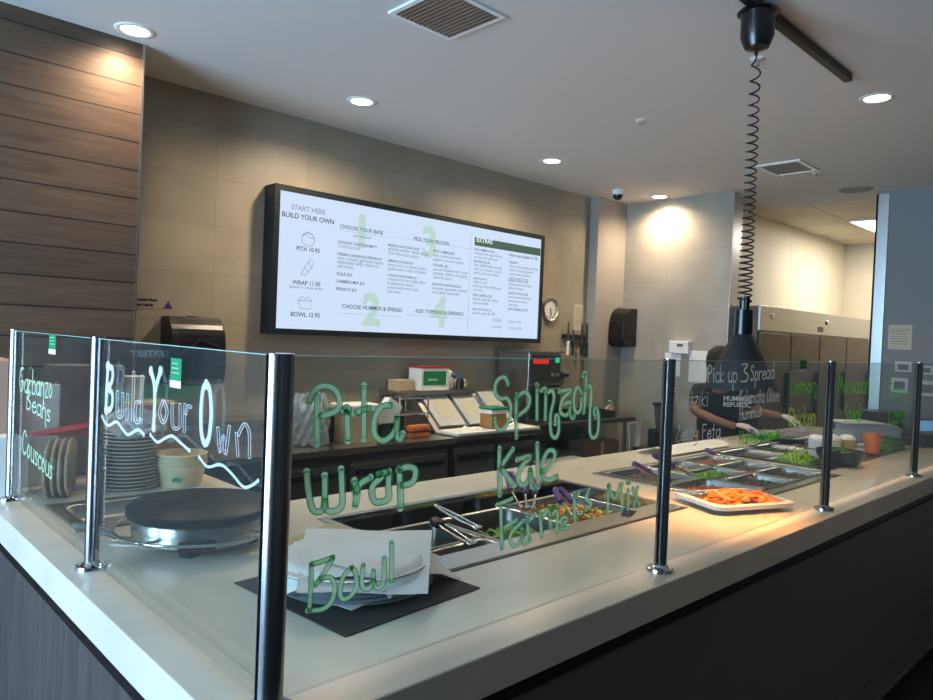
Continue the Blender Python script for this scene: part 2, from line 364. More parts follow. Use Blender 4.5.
# slatted air grille
ag = thing('air_vent_grille', 'white framed ceiling air vent with dark slats', 'vent', (1.365, 1.17, CEIL), 0); ag.scale = (.745, .745, 1)
b = B()
for a in ((-.235, .235, .205, .235), (-.235, .235, -.235, -.205), (-.235, -.205, -.205, .205), (.205, .235, -.205, .205)): b.box(*a, -.01, 0)
b.obj('frame', 'white', ag)
B().box(-.205, .205, -.205, .205, -.002, 0).obj('duct_backing', 'blackmat', ag)
for k in range(13):
    x = -.19+k*.0317
    B().prism([(x-.009, -.003), (x-.006, -.003), (x+.010, -.012), (x+.007, -.012)], -.205, .205, 'y').obj('slat', 'alu', ag)
rv = thing('return_vent', 'small flat grey ceiling vent plate beyond the coiled cord', 'vent', (4.70, 1.12, CEIL))
b = B()
for a in ((-.19, .19, .13, .16), (-.19, .19, -.16, -.13), (-.19, -.16, -.13, .13), (.16, .19, -.13, .13)): b.box(*a, -.012, 0)
b.obj('frame', 'white', rv)
B().box(-.16, .16, -.13, .13, -.006, 0).obj('plate', 'greywall', rv)
cs = thing('ceiling_speaker', 'round grey ceiling speaker near the grey wall', 'speaker', (5.72, .98, CEIL))
B().lathe([(0, -.008), (.10, -.008), (.10, -.004)], 32).obj('mesh_cover', 'greywall', cs)
B().lathe([(.10, -.004), (.105, -.010), (.125, -.008), (.13, 0)], 32).obj('ring', 'plainwall', cs, True)
for (x, y, lb) in ((3.079, 1.331, 'small fire sprinkler head in the middle of the ceiling'), (4.98, 1.02, 'small fire sprinkler head near the kitchen opening'), (2.62, .42, 'tiny sprinkler head beside the black track')):
    s = thing('sprinkler', lb, 'sprinkler', (x, y, CEIL), group='ceiling sprinklers')
    B().lathe([(0, -.006), (.028, -.006), (.034, 0)], 20).obj('escutcheon', 'white', s, True)
    B().tube([(0, 0, -.006), (0, 0, -.03)], .006).tube([(-.012, 0, -.006), (-.014, 0, -.02), (0, 0, -.032)], .002, 6).tube([(.012, 0, -.006), (.014, 0, -.02), (0, 0, -.032)], .002, 6).obj('frame', 'alu', s)
    B().lathe([(0, -.034), (.014, -.034), (.014, -.031), (0, -.031)], 16).obj('deflector', 'alu', s)
sc = thing('security_camera', 'small dome camera with dark lens on the ceiling by the corner', 'camera', (4.654, 2.56, CEIL))
B().lathe([(.055, 0), (.055, -.03), (.045, -.045), (0, -.045)], 24).obj('base', 'white', sc, True)
B().lathe([(.044, -.045), (.042, -.065), (.028, -.085), (0, -.092)], 24).obj('dome', 'blackgloss', sc, True)
# black track and heat lamp
tr = tag(B().box(-.95, .62, -.018, .018, -.035, 0, bev=.003).obj('ceiling_track', 'black', loc=(2.47, .182, CEIL)), 'straight black metal track screwed to the ceiling', 'track')
LX, LY = 2.095, .182
hl = thing('heat_lamp', 'black heat lamp shade hanging on a coiled cord over the carrots', 'lamp', (LX, LY, 1.40))
cz = CEIL-1.40
B().lathe([(0, cz-.035), (.072, cz-.035), (.078, cz-.043), (.062, cz-.047), (.062, cz-.135), (.045, cz-.178), (.018, cz-.186), (0, cz-.186)], 40).obj('canopy', 'blackgloss', hl, True)
B().tube([(0, 0, cz-.186), (0, 0, cz-.205)], .007).obj('cord_grip', 'black', hl)
pts = []
z = cz-.205; a = 0
zt, zb = z, .34
turns = 31; per = 16
for i in range(turns*per+1):
    t = i/(turns*per); tt = t**.72      # the coil is stretched near the ceiling and closes up lower down
    r = .018*min(1, t*60+.15)+.008*t
    ang = 2*math.pi*i/per
    pts.append((r*math.cos(ang), r*math.sin(ang), zt+(zb-zt)*tt))
B().tube(pts, .0034, 6).obj('coiled_cord', 'black', hl, True)
B().lathe([(0, .36), (.02, .36), (.02, .31), (.034, .31), (.036, .20), (0, .20)], 32).obj('socket', 'blackgloss', hl, True)
B().tube([(-.03, -.02, .31), (-.03, -.02, .35), (0, 0, .37)], .002, 6).obj('strain_relief', 'alu', hl)
sh = B().lathe([(.036, .215), (.042, .208), (.134, .010), (.134, 0), (.131, 0), (.131, .010), (.038, .203), (.030, .203)], 48).obj('shade', 'blackmat', hl, True)
B().lathe([(0, .055), (.035, .06), (.045, .085), (.03, .13), (.018, .16), (0, .16)], 24).obj('bulb', 'lampglow', hl, True)
l = bpy.data.lights.new('heat_bulb_lamp', 'SPOT'); l.energy = 56; l.color = (1, .43, .12); l.spot_size = math.radians(100); l.spot_blend = .8; l.shadow_soft_size = .03
lo = bpy.data.objects.new('heat_bulb_lamp', l); COL.objects.link(lo); lo.location = (0, 0, .05); lo.parent = hl; lo.rotation_euler = (.14, .06, 0)
# ================================================================== serving counter
sv = thing('serving_counter', 'long L shaped serving counter with off white stone top', 'counter', (0, 0, 0))
H1 = (.76, 2.07, .38, 1.06); H2 = (2.33, 3.50, .27, 1.04); H3 = (3.56, 5.15, .36, 1.05); H4 = (.075, .52, 1.36, 1.76)
def hin(h, m=.02): return (h[0]+m, h[1]-m, h[2]+m, h[3]-m)
holes = [hin(H1), hin(H2), hin(H3), hin(H4)]
def slab(x0, x1, y0, y1, z0, z1, hs, name, m, parent):
    xs = sorted({x0, x1} | {v for h in hs for v in h[:2] if x0 < v < x1}); ys = sorted({y0, y1} | {v for h in hs for v in h[2:] if y0 < v < y1})
    bm = bmesh.new()
    def solid(i, j):
        if i < 0 or j < 0 or i >= len(xs)-1 or j >= len(ys)-1: return False
        cx, cy = (xs[i]+xs[i+1])/2, (ys[j]+ys[j+1])/2
        if cx > .77 and cy > 1.36: return False
        return not any(h[0] < cx < h[1] and h[2] < cy < h[3] for h in hs)
    V = {}
    def v(i, j, z):
        if (i, j, z) not in V: V[(i, j, z)] = bm.verts.new((xs[i], ys[j], z))
        return V[(i, j, z)]
    for i in range(len(xs)-1):
        for j in range(len(ys)-1):
            if not solid(i, j): continue
            bm.faces.new((v(i, j, z1), v(i+1, j, z1), v(i+1, j+1, z1), v(i, j+1, z1)))
            bm.faces.new((v(i, j, z0), v(i, j+1, z0), v(i+1, j+1, z0), v(i+1, j, z0)))
            for (di, dj, a, b) in ((-1, 0, (i, j), (i, j+1)), (1, 0, (i+1, j), (i+1, j+1)), (0, -1, (i, j), (i+1, j)), (0, 1, (i, j+1), (i+1, j+1))):
                if not solid(i+di, j+dj): bm.faces.new((v(*a, z0), v(*b, z0), v(*b, z1), v(*a, z1)))
    q = B(); q.bm.free(); q.bm = bm
    return q.obj(name, m, parent)
xs_extra = [(.77, .77, 1.36, 1.36)]
slab(.05, 5.93, .05, 2.515, .865, CT, holes+xs_extra, 'worktop', 'quartz', sv)
# raised stone ledge the guard stands on, with its front lip
b = B()
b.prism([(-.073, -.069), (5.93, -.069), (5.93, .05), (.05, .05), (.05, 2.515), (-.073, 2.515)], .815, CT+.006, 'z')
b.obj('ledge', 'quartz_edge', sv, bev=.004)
B().box(-.02, .02, .0, 2.51, .75, .815).box(.0, 5.93, -.02, .02, .75, .815).obj('shadow_reveal', 'black', sv)
B().box(-.045, .0, -.0, 2.51, FLOOR, .75).obj('side_panel', 'woodface', sv)
B().box(-.045, 5.93, -.03, .0, .03, .75).obj('front_panel', 'grey_panel', sv)
B().box(-.045, 5.93, -.024, .0, -.13, .03).obj('kick_plate', 'grey_panel', sv)
B().box(-.045, 5.93, -.032, -.024, .018, .03).obj('kick_trim', 'alu', sv)
B().box(-.045, 5.93, -.032, -.024, -.14, -.13).obj('kick_trim', 'alu', sv)
B().box(-.045, 5.93, -.01, .0, FLOOR, -.13).obj('toe_recess', 'blackmat', sv)
B().box(.05, 5.9, 1.26, 1.28, FLOOR, .865).box(.66, .68, 1.28, 2.5, FLOOR, .865).obj('back_panel', 'steel_dark', sv)
# ------------------------------------------------------------------ guard posts
posts = [((0, 0), .024, 'thick steel corner post of the glass guard'), ((0, .96), .018, 'thin steel guard post between the two left glass panes'), ((0, 1.897), .018, 'steel guard post at the far left end of the counter'),
         ((1.246, 0), .018, 'steel guard post right of the green lettering'), ((2.522, 0), .018, 'steel guard post right of the lemon chicken lettering'), ((3.821, 0), .018, 'steel guard post furthest right by the grey wall'), ((5.1, 0), .018, 'steel guard post out past the right picture edge')]
for (x, y), r, lb in posts:
    p = thing('guard_post', lb, 'post', (x, y, CT+.006), 0 if y == 0 else -math.pi/2, 'steel posts of the glass guard')
    h = .62-.006
    b = B()
    # tube with a glazing slot: two half shells
    for s0, s1 in ((12, 168), (192, 348)):
        n = 16; out = [(r*math.cos(math.radians(s0+(s1-s0)*i/n)), r*math.sin(math.radians(s0+(s1-s0)*i/n))) for i in range(n+1)]
        b.prism(out, .012, h, 'z')
    b.obj('tube', 'post', p, True)
    B().box(-r*.6, r*.6, -r*.2, r*.2, .012, h-.001).obj('gasket', 'rubber', p)
    B().lathe([(0, h), (r, h), (r, h+.002), (0, h+.002)], 24).obj('cap', 'chrome', p)
    B().lathe([(r, .02), (r+.004, .014), (r*2.1, .010), (r*2.2, .004), (r*2.2, 0), (0, 0)], 28).obj('base_flange', 'chrome', p, True)
# ------------------------------------------------------------------ handwriting
def catmull(pl, k=5):
    return smooth_line([Vector((a, b, 0)) for a, b in pl], k)
GY = -.0062
RC = [0]
def ribbon(bm, pts, w, nrm, lift, th=.0005):
    RC[0] = (RC[0]+1) % 12; lift += RC[0]*.00005
    """flat stroke of ink lying on the pane"""
    n = len(pts)
    if n < 2: return
    L = []; R = []
    for i, p in enumerate(pts):
        t = pts[min(i+1, n-1)]-pts[max(i-1, 0)]
        if t.length < 1e-7: t = Vector((0, 0, 1))
        t.normalize(); s = nrm.cross(t)*w/2
        L.append(bm.verts.new(p+s+nrm*lift)); R.append(bm.verts.new(p-s+nrm*lift))
    for i in range(n-1): bm.faces.new((L[i], L[i+1], R[i+1], R[i]))
    for c in (0, n-1):
        ring = [bm.verts.new(pts[c]+nrm*(lift+(.00002 if c else .00004))+(Matrix.Rotation(2*math.pi*k/10, 4, nrm) @ (nrm.orthogonal()*w/2))) for k in range(10)]
        bm.faces.new(ring)
def ink(name, strokes, plane, wpx, m, parent, lift=0, outline=0, label=None, zoom=None):
    """strokes are pen paths; plane 'front' (y) or 'side' (x)"""
    ax, val, nrm = ('y', GY, Vector((0, -1, 0))) if plane == 'front' else ('x', GY, Vector((-1, 0, 0)))
    q = B()
    for s in strokes:
        if zoom: s = [(zoom[0]+a/zoom[2], zoom[1]+c/zoom[2]) for a, c in s]
        pl = catmull(s)
        if outline:
            n = len(pl); A = []; C = []
            for i, p in enumerate(pl):
                t = pl[min(i+1, n-1)]-pl[max(i-1, 0)]; t = t.normalized() if t.length > 1e-6 else Vector((0, 1, 0))
                d = Vector((-t.y, t.x, 0))*outline; A.append(p+d); C.append(p-d)
            loop = A+C[::-1]+[A[0]]; pl = loop
        P = [at(p.x, p.y, ax, val) for p in pl]
        c = P[len(P)//2]; e = at(pl[len(pl)//2].x, pl[len(pl)//2].y+1, ax, val); w = wpx*(e-c).length*(1.7 if plane == 'side' else 1)
        ribbon(q.bm, P, w, nrm, .0003+lift)
    o = q.obj(name, m, parent)
    if label: o['label'] = label
    return o
G = {
 'a': (.95, [[(.85, .85), (.5, 1), (.12, .7), (.12, .25), (.45, 0), (.85, .35), (.88, .95)], [(.88, 1), (.86, .15), (1, 0)]]),
 'b': (.9, [[(.1, 1.8), (.1, 0)], [(.1, .75), (.5, 1), (.85, .6), (.75, .1), (.4, 0), (.1, .15)]]),
 'c': (.8, [[(.8, .85), (.45, 1), (.1, .6), (.2, .1), (.55, 0), (.8, .15)]]),
 'd': (.95, [[(.85, 1.8), (.85, 0)], [(.85, .75), (.45, 1), (.1, .5), (.4, 0), (.85, .2)]]),
 'e': (.85, [[(.12, .5), (.8, .6), (.5, 1), (.1, .6), (.2, .1), (.55, 0), (.85, .2)]]),
 'h': (.9, [[(.1, 1.8), (.1, 0)], [(.1, .7), (.5, 1), (.8, .7), (.8, 0)]]),
 'i': (.4, [[(.2, 1), (.2, 0)], [(.2, 1.35), (.22, 1.42)]]),
 'k': (.85, [[(.1, 1.8), (.1, 0)], [(.75, 1), (.12, .45), (.8, 0)]]),
 'l': (.4, [[(.2, 1.8), (.2, 0)]]),
 'm': (1.3, [[(.1, 1), (.1, 0)], [(.1, .7), (.4, 1), (.65, .7), (.65, 0)], [(.65, .7), (.95, 1), (1.2, .7), (1.2, 0)]]),
 'n': (.9, [[(.1, 1), (.1, 0)], [(.1, .7), (.5, 1), (.8, .6), (.8, -.5), (.95, -.6)]]),
 'o': (.9, [[(.45, 1), (.1, .5), (.45, 0), (.8, .5), (.45, 1)]]),
 'p': (.9, [[(.1, 1), (.1, -.8)], [(.1, .75), (.5, 1), (.85, .5), (.45, 0), (.1, .2)]]),
 'r': (.7, [[(.1, 1), (.1, 0)], [(.1, .6), (.35, .95), (.65, .95)]]),
 's': (.7, [[(.65, .9), (.3, 1), (.1, .75), (.55, .4), (.55, .08), (.1, .05)]]),
 't': (.7, [[(.35, 1.6), (.35, 0)], [(.05, 1), (.65, 1)]]),
 'u': (.9, [[(.1, 1), (.12, .2), (.4, 0), (.75, .2), (.78, 1)], [(.78, 1), (.8, 0)]]),
 'v': (.8, [[(.05, 1), (.4, 0), (.75, 1)]]),
 'y': (.85, [[(.1, 1), (.2, .4), (.7, .4)], [(.75, 1), (.7, -.5), (.2, -.7)]]),
 'z': (.8, [[(.1, 1), (.75, 1), (.1, 0), (.8, 0)]]),
 'x': (.8, [[(.05, 1), (.75, 0)], [(.75, 1), (.05, 0)]]),
 'B': (1.1, [[(.15, 1.8), (.15, 0)], [(.15, 1.8), (.8, 1.5), (.2, 1)], [(.2, 1), (.95, .6), (.7, .05), (.15, 0)]]),
 'C': (1.1, [[(1, 1.5), (.6, 1.8), (.15, 1.3), (.15, .4), (.6, 0), (1, .3)]]),
 'F': (1, [[(.2, 1.8), (.2, 0)], [(.2, 1.75), (.9, 1.75)], [(.2, 1), (.75, 1)]]),
 'G': (1.1, [[(.9, 1.8), (.3, 1.7), (.1, .8), (.4, 0), (.9, .3), (.95, .8), (.55, .8)]]),
 'H': (1.1, [[(.15, 1.8), (.15, 0)], [(.9, 1.8), (.9, 0)], [(.15, .85), (.9, .95)]]),
 'K': (1, [[(.2, 1.8), (.2, 0)], [(.9, 1.8), (.22, .85), (.95, 0)]]),
 'L': (.9, [[(.2, 1.8), (.2, 0), (.85, .1)]]),
 'M': (1.3, [[(.1, 0), (.2, 1.8), (.6, .6), (1, 1.8), (1.15, 0)]]),
 'O': (1, [[(.5, 1.8), (.1, 1.1), (.15, .3), (.5, 0), (.85, .4), (.88, 1.2), (.5, 1.8)]]),
 'P': (1, [[(.2, 1.7), (.2, 0)], [(.05, 1.4), (.5, 1.8), (.9, 1.4), (.6, .95), (.2, .9)]]),
 'S': (1, [[(.85, 1.5), (.5, 1.8), (.15, 1.4), (.75, .8), (.75, .2), (.3, 0), (.1, .3)]]),
 'T': (1, [[(.5, 1.75), (.5, 0)], [(0, 1.75), (1, 1.8)]]),
 'Z': (1, [[(.1, 1.75), (.9, 1.8), (.1, 0), (.95, .05)]]),
 '3': (.9, [[(.1, 1.75), (.8, 1.75), (.4, 1.1), (.85, .7), (.7, .1), (.1, .05)]]),
 ' ': (.6, []),
}
def word(parent, s, p0, p1, xh, m, wpx, plane='front', label=None):
    tot = sum(G[c][0]+.15 for c in s)-.15; x = 0; st = []
    if ' ' in s:
        parts = s.split(' '); d = Vector((p1[0]-p0[0], p1[1]-p0[1]))
        for w_ in parts:
            ww = sum(G[c][0]+.15 for c in w_)-.15; a = (p0[0]+d.x*x/tot, p0[1]+d.y*x/tot); b_ = (p0[0]+d.x*(x+ww)/tot, p0[1]+d.y*(x+ww)/tot)
            word(parent, w_, a, b_, xh, m, wpx, plane); x += ww+.9
        return
    dx, dy = p1[0]-p0[0], p1[1]-p0[1]
    for c in s:
        wdt, strokes = G[c]
        for k in strokes:
            st.append([(p0[0]+dx*(x+a)/tot+.035*c2*xh, p0[1]+dy*(x+a)/tot-c2*xh) for a, c2 in k])
        x += wdt+.15
    return ink('marker_word', st, plane, wpx, m, parent, label=label)
def pane(name, lb, plane, a, b_, m):
    if plane == 'front':
        t = thing('glass_panel', lb, 'glass guard', ((a+b_)/2, 0, CT+.03), 0, 'panes of the glass guard'); hw = (b_-a)/2-.010
        B().box(-hw, hw, -.006, .006, 0, .587).obj('pane', m, t); B().box(-hw, hw, -.0055, .0055, .587, .5885).obj('polished_edge', 'glassedge', t)
    else:
        t = thing('glass_panel', lb, 'glass guard', (0, (a+b_)/2, CT+.03), 0, 'panes of the glass guard'); hw = (b_-a)/2-.010
        B().box(-.006, .006, -hw, hw, 0, .587).obj('pane', m, t); B().box(-.0055, .0055, -hw, hw, .587, .5885).obj('polished_edge', 'glassedge', t)
    return t
def fix(t):
    """ink is authored in place: hand it to the pane without moving it"""
    for ch in t.children:
        if ch.name.startswith(('marker', 'bubble', 'wave', 'sticker')): ch.location = -Vector(t.location)
pf1 = pane('a', 'front glass pane lettered Pita Wrap Bowl Spinach Kale', 'front', .012, 1.246, 'glass')
pf2 = pane('b', 'front glass pane lettered Pick up 3 Spread and Lemon Chicken', 'front', 1.246, 2.522, 'glass')
pf3 = pane('c', 'front glass pane lettered Moroccan Steak', 'front', 2.522, 3.821, 'glass')
pf4 = pane('d', 'front glass pane furthest right beyond the last post', 'front', 3.821, 5.1, 'glass')
ps1 = pane('e', 'side glass pane lettered Build Your Own in white', 'side', .012, .96, 'glass_side')
ps2 = pane('f', 'side glass pane lettered Garbanzo Beans Couscous', 'side', .96, 1.897, 'glass_side')
def green(name, strokes, zoom, w=4.2, plane='front', par=pf1, label=None):
    w *= 1.22
    ink('marker_word_edge', strokes, plane, w*.2, 'mk_dark', par, .0009, w*.52, zoom=zoom)
    ink('marker_word', strokes, plane, w*1.0, 'mk_light', par, 0, zoom=zoom, label=label)
green('Pita', [[(165, 250), (180, 210), (215, 165), (260, 150), (310, 165), (340, 210), (345, 260), (320, 300), (230, 330)], [(215, 200), (215, 490)],
               [(385, 300), (390, 350), (395, 470)], [(372, 290), (385, 275), (398, 290), (385, 305)], [(490, 150), (487, 460)], [(435, 310), (480, 290), (525, 280)],
               [(650, 265), (590, 270), (555, 330), (545, 400), (560, 450), (600, 470), (650, 440), (680, 380), (680, 330)], [(680, 330), (680, 440), (700, 460), (715, 430)]], (280, 360, 5.83), 4.4, label='green marker word Pita')
Z2 = (300, 450, 7.775)
green('Wrap', [[(50, 170), (60, 300), (90, 450), (140, 480), (180, 450), (190, 350), (190, 200)], [(190, 380), (200, 460), (260, 475), (320, 430), (325, 300), (318, 150)],
               [(420, 240), (440, 320), (425, 435)], [(425, 330), (470, 260), (545, 215)], [(690, 170), (600, 190), (640, 200), (570, 270), (555, 340), (580, 400), (640, 400), (685, 370), (685, 300), (690, 180)],
               [(770, 150), (775, 300), (780, 450)], [(765, 155), (830, 130), (890, 150), (890, 220), (850, 260), (780, 275)]], Z2, 4.8, label='green marker word Wrap')
Z3 = (300, 530, 7.775)
green('Bowl', [[(70, 625), (80, 450), (85, 265)], [(85, 265), (160, 245), (255, 210)], [(255, 210), (190, 320), (120, 430)], [(150, 380), (230, 365), (265, 430), (250, 540), (180, 610), (60, 625)],
               [(400, 290), (340, 350), (310, 450), (320, 530), (380, 520), (435, 450), (430, 340), (400, 290)], [(490, 270), (480, 380), (490, 450), (540, 450), (565, 400), (568, 310)], [(568, 380), (580, 440), (630, 440), (650, 360), (652, 215)],
               [(710, 95), (710, 250), (710, 405)]], Z3, 3.6, label='green marker word Bowl')
Z4 = (485, 360, 7.775)
green('Spinach', [[(175, 185), (150, 135), (100, 150), (75, 210), (85, 270), (120, 300), (170, 300), (200, 370), (180, 480), (130, 540), (90, 530), (75, 460)], [(245, 270), (240, 430), (243, 600)], [(240, 300), (300, 250), (345, 290), (330, 370), (245, 440)],
                  [(403, 250), (403, 455)], [(400, 190), (408, 195)], [(440, 235), (470, 230), (467, 455)], [(470, 260), (520, 240), (535, 300), (510, 420), (510, 560), (540, 605), (570, 560), (570, 450), (550, 430), (545, 495)],
                  [(575, 245), (665, 235), (600, 310), (585, 400), (620, 430), (655, 400), (660, 330), (610, 340)], [(665, 350), (660, 420), (680, 455), (695, 430)], [(745, 250), (720, 210), (695, 260), (690, 370), (720, 410), (745, 370), (745, 310)],
                  [(760, 120), (775, 90), (785, 140), (775, 300), (768, 405)], [(775, 240), (805, 200), (825, 240), (815, 400), (815, 560), (840, 605), (875, 560), (880, 430), (860, 370), (845, 400), (855, 440)]], Z4, 3.1, label='green marker word Spinach')
Z5 = (490, 430, 7.775)
green('Kale', [[(72, 145), (70, 300), (75, 500)], [(175, 150), (80, 290)], [(80, 290), (180, 430)], [(210, 230), (310, 205), (240, 290), (215, 380), (250, 430), (300, 390), (310, 300)], [(315, 320), (320, 440), (345, 440)],
               [(365, 110), (370, 280), (375, 440)], [(400, 330), (450, 290), (500, 220), (495, 165), (450, 165), (410, 250), (405, 350), (450, 390), (520, 360)]], Z5, 3.7, label='green marker word Kale')
Z6 = (490, 480, 5.83)
green('Farmers Mix', [[(62, 150), (65, 270), (68, 400)], [(40, 145), (125, 110)], [(70, 285), (150, 235)], [(190, 240), (130, 300), (115, 350), (140, 385), (180, 350), (185, 290)], [(185, 300), (195, 370), (235, 350)],
                      [(215, 220), (225, 340)], [(215, 250), (260, 200)], [(290, 190), (300, 330)], [(300, 230), (340, 180), (350, 270)], [(350, 220), (390, 180), (388, 310)], [(410, 270), (450, 230), (420, 220), (415, 280), (460, 275)],
                      [(490, 80), (495, 250)], [(490, 100), (515, 80)], [(575, 60), (560, 110), (590, 140), (560, 170)]], Z6, 3.0, label='green marker word Farmers')
green('Mix', [[(690, 30), (685, 180)], [(690, 30), (725, 110), (765, 20), (770, 175)], [(805, 60), (805, 165)], [(800, 15), (810, 18)], [(860, 45), (840, 150)], [(830, 50), (870, 145)]], Z6, 3.0, label='green marker word Mix')
W8 = (90, 350, 4.667)
def white(name, st, w, outline=0, label=None): return ink(name, st, 'side', w, 'mk_white', ps1, 0, outline, label, W8)
white('bubble_letter', [[(85, 70), (78, 180), (74, 278)], [(82, 75), (104, 88), (106, 130), (98, 158), (84, 172)], [(84, 178), (103, 200), (106, 240), (98, 272), (76, 284)]], 3.7, label='solid white letter B')
white('bubble_letter', [[(285, 98), (303, 180), (298, 360)], [(330, 98), (306, 180)]], 4.4, label='solid white letter Y')
white('bubble_letter', [[(544, 160), (530, 180), (522, 240), (519, 310), (521, 380), (530, 425), (542, 436), (556, 410), (564, 350), (567, 280), (562, 200), (553, 168), (544, 160)]], 4.6, label='solid white letter O')
for ls, lb in (([[(130, 190), (128, 290), (140, 315), (153, 295), (153, 200)]], 'u'), ([[(176, 205), (172, 328)]], 'i'), ([[(205, 100), (198, 335)]], 'l'), ([[(245, 118), (238, 345)], [(238, 245), (218, 245), (210, 310), (222, 340), (236, 320)]], 'd'),
      ([[(343, 235), (325, 290), (343, 340), (361, 290), (343, 235)]], 'o'), ([[(385, 250), (385, 345), (403, 368), (421, 345), (421, 250)]], 'u'), ([[(445, 250), (440, 385)], [(447, 300), (458, 262), (475, 270)]], 'r'),
      ([[(598, 360), (608, 478), (624, 400), (634, 488), (652, 352)]], 'w'), ([[(684, 385), (692, 498)], [(692, 400), (722, 345), (745, 390), (745, 505)]], 'n')):
    white('marker_letter', ls, .55, outline=1.15, label='outlined white letter '+lb)
white('wavy_underline', [[(58, 310), (72, 340), (90, 352), (125, 335), (155, 372), (180, 395), (225, 372), (252, 395)], [(282, 395), (315, 430), (350, 412), (385, 402), (425, 435), (465, 470)],
      [(510, 500), (550, 545), (610, 535), (660, 575), (715, 638), (755, 632), (785, 610)]], 1.9, label='white wavy line under the lettering')
for ch in ps1.children:
    if ch.name.startswith('wavy'): ch.name = 'marker_underline'
# flecks left bare inside the solid white letters
word(ps2, 'Garbanzo', (19, 391), (52, 398), 13, 'mk_light', 1.0, 'side', 'green marker word Garbanzo')
word(ps2, 'Beans', (26, 408), (50, 422), 11, 'mk_light', 1.0, 'side', 'green marker word Beans')
word(ps2, 'Couscous', (22, 452), (52, 480), 13, 'mk_light', 1.0, 'side', 'green marker word Couscous')
word(pf2, 'Pick up', (707, 382), (737, 382), 9.5, 'mk_thin', 1.5); word(pf2, '3', (740, 382), (748, 382), 10, 'mk_thin', 1.5); word(pf2, 'Spread', (750, 381), (774, 378), 8.5, 'mk_thin', 1.3)
word(pf2, 'Tzatziki', (674, 408), (708, 406), 9.5, 'mk_thin', 1.2)
word(pf2, 'Kalamata Olive', (739, 404), (779, 401), 7.5, 'mk_thin', 1.1); word(pf2, 'Hummus', (739, 420), (761, 416), 6.5, 'mk_thin', 1.1)
word(pf2, 'Zesty Feta', (675, 441), (720, 437), 8, 'mk_thin', 1.2)
word(pf2, 'Harissa', (739, 445), (761, 442), 7.5, 'mk_green', 1.5); word(pf2, 'Hummus', (763, 441), (780, 437), 6.5, 'mk_green', 1.5)
word(pf2, 'Lemon', (790, 394), (816, 392), 9.5, 'mk_green', 1.6); word(pf2, 'Chicken', (788, 426), (815, 424), 10, 'mk_lime', 1.7)
ink('marker_word', [[(789, 452), (792, 462)], [(793, 448), (796, 461)], [(798, 449), (799, 462), (803, 460)], [(803, 447), (805, 461)], [(808, 446), (806, 457), (811, 459)]], 'front', 1.8, 'mk_lime', pf2)
word(pf3, 'Moroccan', (838, 393), (869, 393), 10, 'mk_green', 1.4); word(pf3, 'Steak', (844, 422), (862, 421), 9.5, 'mk_green', 1.4)
word(pf3, 'Spicy', (888, 397), (906, 397), 8.5, 'mk_green', 1.2); word(pf3, 'Lamb', (888, 424), (906, 422), 9, 'mk_green', 1.2)
def sticker(par, px, py, w, h, plane='front'):
    ax = 'y' if plane == 'front' else 'x'; c = at(px, py, ax, GY)
    def bx(x0, x1, z0, z1, l):
        if plane == 'front': return B().box(c.x+x0, c.x+x1, GY-l, GY-l+.0005, c.z+z0, c.z+z1)
        return B().box(GY-l, GY-l+.0005, c.y-x1, c.y-x0, c.z+z0, c.z+z1)
    bx(-w/2, w/2, -h/2, h/2, .0005).obj('sticker', 'green', par)
    bx(-w/2, w/2, -h/2, -h/2+h*.24, .001).obj('sticker_band', 'white', par)
    for k in range(3): bx(-w*.38, w*.2+.06*w*k, h*(.30-.16*k), h*(.30-.16*k)+h*.04, .001).obj('sticker_print', 'mk_light', par)
sticker(ps2, 52.5, 344, .075, .062, 'side'); sticker(ps1, 176, 373, .056, .062, 'side'); sticker(pf2, 803, 366, .07, .045)
for t in (pf1, pf2, pf3, pf4, ps1, ps2): fix(t)
# ================================================================== menu screen
SY = 2.835
tv = thing('menu_screen', 'wide lit digital menu board on the tiled wall', 'screen', (2.83, SY, 1.99))
def tl(px, py):  # local place on the screen face
    q = at(px, py, 'y', SY); return q-Vector((2.83, SY, 1.99))
x0, x1, z0, z1 = 1.505-2.83, 4.005-2.83, 1.531-1.99, 2.435-1.99
B().box(x0, x1, .0, .118, z0, z1, bev=.004).obj('housing', 'tvframe', tv)
b = B(); f = .036
b.box(x0, x1, -.012, 0, z1-f, z1).box(x0, x1, -.012, 0, z0, z0+f).box(x0, x0+f, -.012, 0, z0+f, z1-f).box(x1-f, x1, -.012, 0, z0+f, z1-f)
b.obj('bezel', 'tvframe', tv)
B().box(x0+f, x1-f, -.002, 0, z0+f, z1-f).obj('display', 'screen', tv)
NT = [0]
def tt(s, px, py, wpx, m='ink', bold=0, name='menu_text'):
    a = tl(px, py); c = tl(px+wpx, py+wpx*.14)
    return text(name, s, .05, m, tv, (a.x, -.0030-.0004*(NT[0] % 2), a.z), width=max(.01, c.x-a.x), bold=bold)
tt('START HERE', 291, 209, 34, 'inkgrey', .001, 'menu_heading')
tt('BUILD YOUR OWN', 281.5, 216, 52, 'inkbold', .001, 'menu_heading')
tt('PITA 10.95', 296, 250, 23, 'inkbold', .0008, 'menu_heading'); tt('WRAP 11.95', 292, 284, 28, 'inkbold', .0008, 'menu_heading'); tt('spinach or whole wheat', 289, 287.5, 33, 'ink')
tt('BOWL 12.95', 290, 316, 29, 'inkbold', .0008, 'menu_heading')
tt('CHOOSE YOUR BASE', 339.5, 228, 43, 'inkbold', .0006, 'menu_heading'); tt('PICK YOUR PROTEIN', 413.5, 240, 35, 'inkbold', .0006, 'menu_heading')
tt('CHOOSE HUMMUS & SPREAD', 341.5, 308, 60, 'inkbold', .0006, 'menu_heading'); tt('ADD TOPPINGS & DRESSING', 415, 312.5, 48, 'inkbold', .0006, 'menu_heading')
